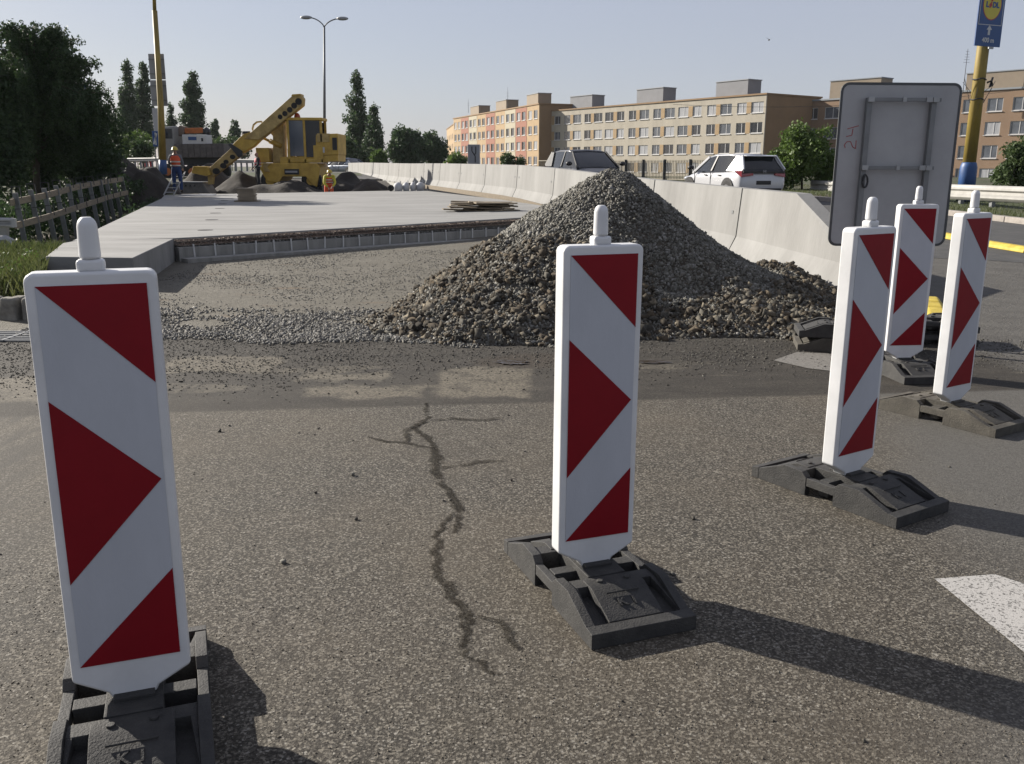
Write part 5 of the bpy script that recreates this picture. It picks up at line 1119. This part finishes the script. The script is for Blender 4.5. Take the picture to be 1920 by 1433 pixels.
for px_ in (327, 372, 410):
    c_ = TX(px_, 322)
    for yy in (1, -1): o = MB().tube([(c_[0], yy-.17, .5), (c_[0], yy+.17, .5)], .5, 18).build('wheel', M['tyre'], t, bevel=.04)
    MB().tube([(c_[0], -1.2, .5), (c_[0], -1.16, .5)], .24, 12).build('rim', M['orange'], o)
cr_ = MB().prism(tp([(347, 241), (382, 240), (384, 250), (350, 251)]), -.3, .3, 'y').build('crane_arm', M['orange'], t, bevel=.03)
MB().prism(tp([(334, 244), (340, 236), (350, 238), (348, 252), (338, 256)]), -.35, .25, 'y').build('crane_joint', M['rust'], cr_, bevel=.02)
MB().bar((TX(315, 241)[0], -1.3, TX(315, 241)[1]), (TX(313, 286)[0], -1.3, TX(313, 286)[1]), .12, .12).build('crane_leg', M['orange'], t)
c_ = TX(387, 248); MB().sphere((c_[0], 0, c_[1]), (.3, .35, .3), 10, 6).build('load_sheet', M['black'], t)
a_, c_ = at(350.5, 251.5, YT), at(397, 270, YT); t = thing('generator', 'white generator cabinet with blue panel standing on the lorry bed', 'generator', ((a_.x+c_.x)/2, YT, P0.z+TX(0, 270.5)[1]))
w_, h_ = c_.x-a_.x, a_.z-c_.z; g_ = MB().box((0, -.4, h_/2+.01), (w_, 1.1, h_)).build('cabinet', M['white'], t, bevel=.04); MB().box((-.12, -.96, h_*.62), (.52, .03, h_*.35)).build('control_panel', M['blue'], g_); MB().box((.5, -.96, h_*.5), (.12, .03, .2)).build('vent', M['black'], g_)

# ------------------------------------------------------------------ small site items on the deck
q = gnd(464, 376, .37); t = thing('board_stack', 'neat stack of short yellow boards standing on the deck near the digger', 'board stack', (q.x, q.y, zdeck(q.x)+.002), R(3))
for k in range(7): MB().box((rr.uniform(-.015, .015), 0, .06+k*.05), (.52, .4, .042)).build('board', M['wood'], t, bevel=.004)
MB().box((0, 0, .016), (.74, .45, .03)).build('pallet', M['wood_d'], t); MB().box((0, -.02, .405), (.54, .44, .02)).build('top_board', M['wood'], t)
q = gnd(900, 394, .44); t = thing('timber_pile', 'messy pile of flat timber offcuts on the deck left of the gravel pile', 'timber pile', (q.x, q.y+.2, zdeck(q.x)), R(4))
for k in range(34):
    lay = k//9; L_ = rr.uniform(.5, 1.1); x = rr.uniform(-.55, .6)*(1-.1*lay); MB().box((0, 0, 0), (L_, rr.uniform(.1, .3), .028), Matrix.Translation((x, rr.uniform(-.45, .5), .025+lay*.055+rr.uniform(-.008, .012))) @ Matrix.Rotation(rr.uniform(-.35, .35), 4, 'Z') @ Matrix.Rotation(rr.uniform(-.05, .05), 4, 'Y')).build('plank', M['wood_d'] if k % 3 else M['wood'], t)
for i, (x0, x1, y0, y1) in enumerate(((738, 755, 342, 358), (755, 768, 340, 358), (769, 780, 343, 358), (780, 797, 344, 357))):
    a_, c_ = at(x0, y0, 41.2+.15*i), at(x1, y1, 41.2+.15*i); w_ = c_.x-a_.x; b = MB(); b.sphere((0, 0, .17), (w_*.55, .22, .24), 12, 8); b.box((0, 0, .14), (w_*.8, .3, .28), None, (.8, .7))
    b.tube([(w_*.25, 0, .3), (w_*.3, 0, .43), (w_*.15, .02, .47)], .02, 5)
    o = b.build('white_sack', M['sack'], None, bevel=.03, smooth=True); o.location = ((a_.x+c_.x)/2, 41.2+.15*i, zdeck((a_.x+c_.x)/2)-.02); tag(o, ['white sack beside a small wheel, leftmost by the barrier', 'tallest white sack, second from left by the barrier', 'narrow white sack, third from left by the barrier', 'widest white sack nearest the timber edge board'][i], 'sack', 'white sacks at the far deck edge')
q = at(733, 353, 40.8); o = MB().tube([(0, -.06, .14), (0, .06, .14)], .14, 16).tube([(0, -.09, .14), (0, .09, .14)], .05, 8).build('small_wheel', M['tyre'], None, bevel=.02); o.location = (q.x, q.y, zdeck(q.x)); tag(o, 'small black wheel lying upright left of the white sacks', 'wheel')
q = gnd(545*1.0, 370, .37)
o = MB().box((0, 0, .01), (1.2, .5, .02)).box((.3, .1, .03), (.6, .4, .015), Matrix.Rotation(.2, 4, 'Z')).build('pale_board', M['sack']); q = gnd(372, 366.5, .37); o.location = (q.x, q.y, .375); tag(o, 'pale flat boards lying on the deck edge before the bucket', 'board')
# far fences and rails behind the works
def far_rail(px0, px1, py0, py1, Y0, Y1, label, h=.3, m='rail'):
    t = thing('guardrail', label, 'guardrail', (0, 0, 0), 0, 'distant guardrails behind the works'); a_, c_ = at(px0, py0, Y0), at(px1, py1, Y1); b = MB(); wbeam(b, [a_, c_], h); b.build('beam', M[m], t); n = 7
    for k in range(n): q = a_.lerp(c_, (k+.5)/n); MB().box((q.x, q.y+.1, q.z-.5), (.12, .12, 1.0)).build('post', M['galv_d'], t)
far_rail(236, 312, 300, 299, 78, 75, 'distant pale guardrail between the soil heap and the left pole')
far_rail(425, 500, 302, 303, 76, 74, 'distant pale guardrail seen under the digger boom')

# ------------------------------------------------------------------ vehicles on the road
def ring(x, w_, z0, z1, crown=.02, tuck=.9):
    return [(x, 0, z0), (x, w_*.8, z0), (x, w_*.97, z0+.10), (x, w_, z0+.32*(z1-z0)+.06), (x, w_*.985, z1-.12), (x, w_*tuck, z1-.01), (x, w_*.5, z1+crown), (x, 0, z1+crown*1.2)]
def car(loc, ang, label, paint, L=4.04, W=1.76, H=1.46, suv=False, sedan=False):
    t = thing('car', label, 'car', loc, ang); w_ = W/2; h0 = .2 if not suv else .24; belt = H*.635; s = L/4.04
    st = [(-2.02, w_*.80, .38, belt*.70), (-1.97, w_*.92, .28, belt*.96), (-1.80, w_*.98, h0, belt*1.04), (-1.2, w_, h0, belt*1.03), (0, w_, h0, belt), (.85, w_*.99, h0, belt*.985), (1.1, w_*.985, h0, belt*.96), (1.6, w_*.95, h0+.02, belt*.86), (1.88, w_*.88, .26, belt*.74), (2.01, w_*.72, .36, belt*.58)]
    if sedan: st[1] = (-1.97, w_*.9, .3, belt*.93); st[2] = (-1.75, w_*.97, h0, belt*1.0)
    V = []; n = 14; F_ = []
    for (x, ww, z0, z1) in st:
        r_ = ring(x*s, ww, z0, z1); r2 = [(q[0], -q[1], q[2]) for q in r_[1:-1]][::-1]; V += r_+r2
    for i in range(len(st)-1):
        for j in range(n): F_.append((i*n+j, i*n+(j+1) % n, (i+1)*n+(j+1) % n, (i+1)*n+j))
    F_ += [tuple(range(n-1, -1, -1)), tuple(range((len(st)-1)*n, len(st)*n))]
    b = MB(); b.add(V, F_); body = b.build('body', paint, t, smooth=True, sub=1)
    rx0 = -1.98 if not sedan else -1.55; rb = -1.62 if not sedan else -.95
    gs = [(rx0, w_*.84, belt*1.02, w_*.82, belt*1.03), (rb, w_*.90, belt*1.0, w_*.66, H*.95), (-.9 if not sedan else -.5, w_*.93, belt, w_*.70, H*.985), (0.0, w_*.94, belt, w_*.71, H*.98), (.38, w_*.93, belt*.98, w_*.68, H*.945), (1.22, w_*.86, belt*.93, w_*.82, belt*.95)]
    V = []; 
    for x, a, z, c, zz in gs: V += [(x*s, a, z-.05), (x*s, c, zz), (x*s, 0, zz+.03), (x*s, -c, zz), (x*s, -a, z-.05)]
    F_ = [(i*5+j, i*5+j+1, (i+1)*5+j+1, (i+1)*5+j) for i in range(5) for j in range(4)]+[(0, 1, 2, 3, 4), (25, 26, 27, 28, 29)]
    b = MB(); b.add(V, F_); b.build('windows', M['glass'], t, bevel=.05, seg=3)
    # roof skin and pillars
    V = []
    for x, a, z, c, zz in gs[1:5]: V += [(x*s, c*1.01, zz-.02), (x*s, c*.93, zz+.022), (x*s, 0, zz+.05), (x*s, -c*.93, zz+.022), (x*s, -c*1.01, zz-.02)]
    b = MB(); b.add(V, [(i*5+j, i*5+j+1, (i+1)*5+j+1, (i+1)*5+j) for i in range(3) for j in range(4)])
    ro = b.build('roof', paint, t, smooth=True); so = ro.modifiers.new('s', 'SOLIDIFY'); so.thickness = .03
    if not sedan: V = [(gs[1][0]*s+.05, sg*gs[1][3]*.98*y_, H*.95+.03) for sg in (1,) for y_ in (-1, 1)]; b = MB(); b.add([(gs[1][0]*s+.08, -w_*.66, H*.955), (gs[1][0]*s+.08, w_*.66, H*.955), (gs[1][0]*s-.17, w_*.60, H*.945), (gs[1][0]*s-.17, -w_*.60, H*.945), (gs[1][0]*s+.08, -w_*.66, H*.955+.035), (gs[1][0]*s+.08, w_*.66, H*.955+.035), (gs[1][0]*s-.17, w_*.60, H*.945+.025), (gs[1][0]*s-.17, -w_*.60, H*.945+.025)], [(0, 1, 2, 3), (4, 7, 6, 5), (0, 4, 5, 1), (1, 5, 6, 2), (2, 6, 7, 3), (3, 7, 4, 0)]); b.build('spoiler', paint, t, bevel=.01)
    for sg in (-1, 1):
        for (i0, i1) in ((0, 1), (4, 5)):
            b = MB()
            a_, c_ = gs[i0], gs[i1]; lo, hi = (a_, c_) if a_[4] < c_[4] else (c_, a_)
            b.bar((lo[0]*s, sg*lo[1], lo[2]), (hi[0]*s, sg*(hi[3]+.015), hi[4]), .09 if i0 else (.16 if not sedan else .09), .05, (0, 1, 0))
            b.build('pillar', M['black'] if suv else paint, t, bevel=.01)
        MB().bar((-.15*s, sg*w_*.945, belt), (-.22*s, sg*w_*.72, H*.965), .07, .03, (0, 1, 0)).build('door_post', M['black'], t)
        xr = -1.22 if not sedan else -.85; q_ = [Vector((gs[0][0]*s, sg*gs[0][1], gs[0][2]-.03)), Vector((xr*s+.12, sg*w_*.945, belt*1.0)), Vector((xr*s-.16, sg*w_*.715, H*.965)), Vector((gs[1][0]*s-.03, sg*w_*.68, H*.95))]
        oo = Vector((0, sg*.016, 0)); MB().add([v_+oo for v_ in q_]+[v_-oo*3 for v_ in q_], [(0, 1, 2, 3), (7, 6, 5, 4), (0, 4, 5, 1), (1, 5, 6, 2), (2, 6, 7, 3), (3, 7, 4, 0)]).build('rear_pillar', M['black'] if suv else paint, t, bevel=.012)
        m_ = MB().sphere((1.0*s, sg*(w_+.10), belt+.10), (.09, .12, .08), 10, 7).build('mirror', M['black'], t, smooth=True)
        b = MB(); b.add([(-2.03*s, sg*w_*.45, belt*.93), (-2.03*s, sg*w_*.45, belt*.86), (-1.99*s, sg*w_*.90, belt*.80), (-1.80*s, sg*w_*1.0, belt*.94), (-1.72*s, sg*w_*1.0, belt*1.02), (-1.96*s, sg*w_*.88, belt*1.02),
                         ]+[(-1.85*s, sg*w_*.4, belt*.9)], [(0, 1, 2, 5), (2, 3, 4, 5), (0, 5, 6), (1, 6, 2), (0, 6, 1), (2, 6, 3), (3, 6, 4), (4, 6, 5)]); b.build('tail_light', M['taillight'], t)
        MB().sphere((1.80*s, sg*w_*.70, belt*.72), (.22, .18, .08), 10, 6).build('headlight', M['headlight'], t, smooth=True)
        for x in (-1.27, 1.28):
            MB().tube([(x*s, sg*(w_-.25), .34), (x*s, sg*(w_+.008), .34)], .385, 22).build('wheel_arch', M['black'], t)
            o = MB().tube([(x*s, sg*(w_-.2), .31), (x*s, sg*(w_+.015), .31)], .315, 22).build('wheel', M['tyre'], t, bevel=.02); MB().tube([(x*s, sg*(w_-.02), .31), (x*s, sg*(w_+.022), .31)], .2, 14).build('rim', M['rim'], o)
        for x in (.15, -.75): MB().box((x*s, sg*(w_*1.0), belt*.86), (.18, .03, .03)).build('door_handle', paint if paint != M['carwhite'] else M['black'], t, bevel=.005)
        b = MB(); 
        for x in (.92, -.18): b.box((x*s, sg*(w_*.994), belt*.68), (.012, .02, belt*.6))
        b.build('door_gap', M['black'], t)
    MB().box((-2.02*s, 0, .62*belt), (.03, .52, .12)).build('number_plate', M['black'] if paint == M['carwhite'] else M['white'], t, bevel=.005)
    MB().box((2.0*s, 0, .42), (.06, w_*1.1, .2)).build('grille', M['black'], t, bevel=.02); MB().box((-2.0*s, 0, .34), (.07, w_*1.5, .12)).build('bumper_trim', M['black'], t, bevel=.02)
    if paint == M['carwhite']:
        put_text('H', .12, M['rim'], t, (-2.045*s, 0, belt*.985), 'badge', 1.3, .004, (R(90), 0, R(-90)), .004)
        MB().box((-2.0*s, 0, belt*.97), (.06, w_*1.7, .07)).build('light_bar', M['black'], t, bevel=.01)
    return t
car((7.35, 31.0, p(31)+.004), R(107), 'white hatchback seen from behind driving away beyond the barrier', M['carwhite'])
car((2.65, 34.0, p(34)+.004), R(-73), 'dark grey SUV driving towards the camera behind the gravel pile peak', M['cardark'], 4.4, 1.85, 1.62, True)
car((-14.6, 80., p(80)+.05), R(140), 'blue-grey saloon with only its roof showing right of the digger', M['carblue'], 4.6, 1.8, 1.45, sedan=True)
# slatted fence behind the road
a_, c_ = at(1165, 318, 58), at(1345, 318, 50); t = thing('slatted_fence', 'cream slatted fence with dark posts behind the cars', 'fence', (0, 0, 0)); n = 84; b = MB(); zt0, zb0 = at(0, 301, 55).z+.0, at(0, 336, 52).z
zt0 = 1.45+.42; 
a0, c0 = at(1010, 318, 63), at(1400, 318, 48)
n = 150
for k in range(n): q = a0.lerp(c0, k/n); b.box((q.x, q.y, 1.27), (.035, .05, 1.16))
b.bar(Vector((a0.x, a0.y-.06, 1.86)), Vector((c0.x, c0.y-.06, 1.86)), .07, .05); b.bar(Vector((a0.x, a0.y-.06, .8)), Vector((c0.x, c0.y-.06, .8)), .07, .05)
b.build('slats', M['fence_slat'], t)
for px_ in (1040, 1072, 1104, 1136, 1168, 1199, 1232, 1270, 1313, 1360):
    f_ = (px_-1010)/(1400-1010); 
    d0 = a0.lerp(c0, f_); dd = a0.lerp(c0, (px_-1010)*d0.y/63/((px_-1010)*d0.y/63+(1400-px_)*d0.y/48) if 0 else f_); q = dd; MB().box((q.x, q.y-.12, 1.2), (.16, .12, 1.4)).build('post', M['steel_dark'], t)

# ------------------------------------------------------------------ blocks of flats
def W_(name): return M[name]
M['beige'] = mat('beige_panel', (.50, .455, .37), .85, .13, .7, stretch=(1, 1, .25), detail=8); M['ochre'] = mat('ochre_panel', (.46, .32, .17), .85, .08, 1.5); M['brown'] = mat('brown_render', (.31, .205, .13), .85, .10, .4, stretch=(1, 1, .5))
M['tan'] = mat('tan_render', (.47, .33, .18), .85, .10, .8); M['brick_red'] = mat('red_render', (.36, .15, .095), .85, .08, .8); M['cream'] = mat('cream_render', (.50, .45, .33), .85, .08, .8); M['endbrown'] = mat('end_wall_brown', (.33, .21, .11), .85, .08, .5)
M['lift_grey'] = mat('grey_lift_house', (.27, .28, .30), .8, .08, .8); M['lift_tan'] = mat('tan_lift_house', (.31, .25, .18), .8, .08, .8); M['roofedge'] = mat('roof_edge', (.3, .33, .36), .6, .08, 1); M['wframe'] = mat('white_window_frame', (.72, .72, .72), .5, .03, 3)
M['pane_d'] = mat('dark_pane', (.05, .055, .065), .1, .3, 1, spec=.7, world=True); M['pane_m'] = mat('grey_pane', (.13, .145, .17), .12, .3, 1, spec=.7, world=True); M['pane_c'] = mat('curtained_pane', (.45, .46, .48), .3, .25, 2, stretch=(5, 5, .4), world=True)
def flats(label, A, B, zg, zt, depth, rows, wins, hw, wall, end, name='apartment_block', roof=None, setin=.18):
    """A,B: facade ends on the ground plan (left, right as seen), wins: list of (u0,u1) along the facade"""
    d_ = Vector((B[0]-A[0], B[1]-A[1], 0)); L = d_.length; ang = math.atan2(d_.y, d_.x); t = thing(name, label, 'building', (A[0], A[1], zg), ang, 'blocks of flats across the road'); H = zt-zg
    # local: x along facade, +y away from the camera
    b = MB(); b.box((L/2, depth/2+setin/2+.01, H/2), (L, depth-setin, H)); b.build('core', end, t)
    b = MB(); zs = sorted([r-zg for r in rows]); edges = [0]
    for r in zs: edges += [r-hw/2, r+hw/2]
    edges.append(H)
    for k in range(0, len(edges), 2):
        if edges[k+1]-edges[k] > .02: b.box((L/2, setin/2, (edges[k]+edges[k+1])/2), (L, setin, edges[k+1]-edges[k]))
    for k in range(1, len(edges)-1, 2):
        xs_ = [0]+[q for w2 in wins for q in w2]+[L]
        for j in range(0, len(xs_), 2):
            if xs_[j+1]-xs_[j] > .02: b.box(((xs_[j]+xs_[j+1])/2, setin/2, (edges[k]+edges[k+1])/2), (xs_[j+1]-xs_[j], setin, edges[k+1]-edges[k]))
    b.build('facade', wall, t)
    rs_ = random.Random(len(wins)*7+int(L)); cache = {}
    for r in zs:
        for (u0, u1) in wins:
            w_ = u1-u0; key = round(w_, 2)
            if key not in cache:
                f = MB(); f.box((0, .09, -hw/2+.04), (w_, .06, .08)); f.box((0, .09, hw/2-.035), (w_, .06, .07)); f.box((-w_/2+.035, .09, 0), (.07, .06, hw-.15)); f.box((w_/2-.035, .09, 0), (.07, .06, hw-.15)); f.box((w_*.08, .09, 0), (.08, .05, hw-.15)); f.box((0, -.05, -hw/2-.045), (w_+.1, .14, .07))
                g_ = MB(); g_.box((0, .115, 0), (w_-.1, .02, hw-.12)); cache[key] = (f.mesh('window'), g_.mesh('pane'))
                cache[key][0].materials.append(M['wframe']); cache[key][1].materials.append(None)
            f = bpy.data.objects.new('window', cache[key][0]); C.objects.link(f); f.parent = t; f.location = ((u0+u1)/2, 0, r)
            g_ = bpy.data.objects.new('pane', cache[key][1]); C.objects.link(g_); g_.parent = f; g_.material_slots[0].link = 'OBJECT'; k = rs_.random(); g_.material_slots[0].material = M['pane_m'] if k < .5 else (M['pane_c'] if k < .74 else M['pane_d'])
    MB().box((L/2, depth/2, H+.11), (L+.3, depth+.3, .22)).build('roof_edge', roof or end, t); return t, L, ang, H
def u_of(px_, A, B, s=0):   # facade coordinate where the view line through px meets the plane set back by s
    d_ = Vector((B[0]-A[0], B[1]-A[1])); L = d_.length; d_ /= L; nrm = Vector((-d_.y, d_.x)); o_ = Vector((A[0], A[1]))+nrm*s; k = (at(px_, 280, 100)).xy; k = Vector((k.x, k.y)); den = d_.x*k.y-d_.y*k.x; return (k.x*o_.y-k.y*o_.x)/den if abs(den) > 1e-9 else 0
def lift(t, A, B, px0, px1, py, s, dep, m, H, zg):
    u0, u1 = u_of(px0, A, B, s), u_of(px1, A, B, s); d_ = Vector((B[0]-A[0], B[1]-A[1])).normalized(); nrm = Vector((-d_.y, d_.x)); q = Vector((A[0], A[1]))+d_*u0+nrm*s; zt_ = at(px0, py, q.y).z-zg
    o = MB().box(((u0+u1)/2, s+dep/2, (H+zt_)/2+.1), (abs(u1-u0), dep, max(.5, zt_-H))).build('lift_house', m, t); MB().box(((u0+u1)/2, s+dep/2, zt_+.12), (abs(u1-u0)+.2, dep+.2, .12)).build('parapet', M['roofedge'], o)
# middle beige block
A, B = tuple(at(1018, 290, 176).xy), tuple(at(1430, 290, 132).xy); L = math.hypot(B[0]-A[0], B[1]-A[1]); bay = L/9; wn = []
for i in range(9): wn += [((i+.10)*bay, (i+.40)*bay), ((i+.56)*bay, (i+.93)*bay)] if i != 0 and i % 3 else [((i+.06)*bay, (i+.43)*bay), ((i+.60)*bay, (i+.90)*bay)]
rows = [11.5-1.65-2.8*k for k in range(4)]
t, L, ang, H = flats('long beige block of flats with grey lift houses, middle of the three', A, B, -1.2, 11.5, 12, rows, wn, 1.5, M['beige'], M['endbrown'])
for r in rows:
    for i in range(9): a_ = wn[2*i][1]+.06; c_ = wn[2*i+1][0]-.06; MB().box(((a_+c_)/2, -.012, r+1.2), (c_-a_, .05, 1.55)).build('infill_panel', M['ochre'], t)
for px0, px1, py in ((1067.6, 1108, 183), (1190.6, 1239, 170), (1336.5, 1395, 156)): lift(t, A, B, px0, px1, py, 4, 2.9, M['lift_grey'], H, -1.2)
# orange block
A, B = tuple(at(851, 290, 227).xy), tuple(at(1010, 290, 173).xy); L = math.hypot(B[0]-A[0], B[1]-A[1]); bay = L/9; wn = []
for i in range(9): wn += [((i+.12)*bay, (i+.42)*bay), ((i+.58)*bay, (i+.88)*bay)]
rows = [12.7-1.7-2.8*k for k in range(4)]
t, L, ang, H = flats('orange and red striped block of flats at left of the row', A, B, -1.2, 12.7, 12, rows, wn, 1.55, M['tan'], M['endbrown'])
for i, c_ in enumerate(('tan', 'brick_red', 'cream', 'tan', 'brick_red', 'tan', 'cream', 'brick_red', 'tan')):
    if c_ == 'tan': continue
    b = MB()
    for k in range(5):
        z1 = H-.05 if k == 0 else rows[k-1]+1.2-1.55/2-.05; z0_ = (rows[k]+1.2+1.55/2+.02) if k < 4 else 0.1
        b.box(((i+.5)*bay, -.02, (z0_+z1-.1)/2), (bay*.98, .05, z1-.1-z0_)); 
    for k in range(4): 
        for (f0, f1) in ((.01, .115), (.425, .575), (.885, .99)): b.box(((i+(f0+f1)/2)*bay, -.018, rows[k]+1.2), ((f1-f0)*bay, .046, 1.57))
    b.build('colour_panel', M[c_], t)
for px0, px1, py in ((882.5, 898, 202), (930, 949, 192), (987, 1008, 180)): lift(t, A, B, px0, px1, py, 4, 2.8, M['lift_tan'], H, -1.2)
for px_, py in ((878, 186), (952, 163)):
    q = at(px_, py, 215 if px_ < 900 else 195); o = MB().tube([(0, 0, 0), (0, 0, q.z-13.5)], [.05, .02], 6).bar((-.3, 0, (q.z-13.5)*.7), (.3, 0, (q.z-13.5)*.7), .03, .03).bar((-.25, 0, (q.z-13.5)*.55), (.25, 0, (q.z-13.5)*.55), .03, .03).build('roof_aerial', M['steel_dark'], None); o.location = (q.x, q.y, 13.5)
    tag(o, 'thin roof aerial on the %s lift house of the orange block' % ('leftmost small' if px_ < 900 else 'middle'), 'aerial', 'roof aerials')
# far block behind the orange one
A, B = tuple(at(838, 290, 300).xy), tuple(at(852, 290, 262).xy); flats('distant pale orange block peeping out left of the orange block', A, B, -1.2, 13, 12, [10, 7.2, 4.4], [(6, 8), (14, 16), (22, 24), (30, 32)], 1.5, M['tan'], M['endbrown'])
# right brown block
A, B2 = (42.2-.618*3.2, 140+.786*3.2), (60.3, 117); dd = Vector((B2[0]-A[0], B2[1]-A[1])).normalized(); B = (A[0]+dd.x*52, A[1]+dd.y*52); wn = []
for a_, c_ in ((1467, 1494), (1507, 1528), (1541, 1567), (1594, 1620), (1650, 1676), (1700, 1724), (1750, 1778), (1796, 1822), (1841, 1870), (1888, 1919), (1938, 1968)): wn.append((u_of(a_, A, B), u_of(c_, A, B)))
rows = [9.25-2.85*k for k in range(4)]
t, L, ang, H = flats('brown block of flats at right behind the yellow pole', A, B, -1.8, 11.0, 12, rows, wn, 1.6, M['brown'], M['brown'], roof=M['roofedge'])
for px0, px1, py in ((1547, 1640, 154), (1797, 1903, 140)): lift(t, A, B, px0, px1, py, 2.5, 3, M['lift_tan'], H, -1.8)
q = at(1815, 92, 118); o = MB().tube([(0, 0, -2.6), (0, 0, q.z-13.3)], [.05, .03], 6); 
for k in range(5): o.bar((-.4+.05*k, 0, (q.z-13.3)*(.4+.12*k)), (.4-.05*k, 0, (q.z-13.3)*(.4+.12*k)), .03, .03)
o = o.build('roof_aerial', M['steel_dark'], None); o.location = (q.x, q.y, 13.3); tag(o, 'tall rung-like roof aerial left of the blue shop sign', 'aerial', 'roof aerials')
# bird
q = at(1442, 75, 60); o = MB().sphere((0, 0, 0), (.05, .14, .05), 8, 5).add([(0, .03, .02), (.22, .0, .14), (.2, -.08, .12), (0, -.06, .02)], [(0, 1, 2, 3)]).add([(0, .03, .02), (-.22, .0, .14), (-.2, -.08, .12), (0, -.06, .02)], [(0, 1, 2, 3)]).build('bird', M['black'], None); o.location = q; tag(o, 'tiny dark bird high in the sky above the flats', 'bird')

# ------------------------------------------------------------------ haze
hz = MB().box((0, 150, 12), (420, 330, 30)).build('haze', bpy.data.materials.new('haze_air')); tag(hz, kind='stuff')
hm_ = hz.data.materials[0]; hm_.use_nodes = True; n_ = hm_.node_tree; n_.nodes.remove(n_.nodes['Principled BSDF']); pv = n_.nodes.new('ShaderNodeVolumePrincipled'); pv.inputs['Density'].default_value = .00011; pv.inputs['Color'].default_value = (.86, .9, .96, 1); pv.inputs['Anisotropy'].default_value = .0; n_.links.new(pv.outputs[0], n_.nodes['Material Output'].inputs['Volume'])

b = MB(); a_, c_ = at(1262, 196, 122), at(1990, 158, 112); pts = [a_.lerp(c_, k/10)-Vector((0, 0, 1.2*4*(k/10)*(1-k/10))) for k in range(11)]; b.tube([q-a_ for q in pts], .022, 5); o = b.build('overhead_cable', M['steel_dark']); o.location = a_; tag(o, 'thin overhead cable sagging above the beige and brown flats', 'cable')
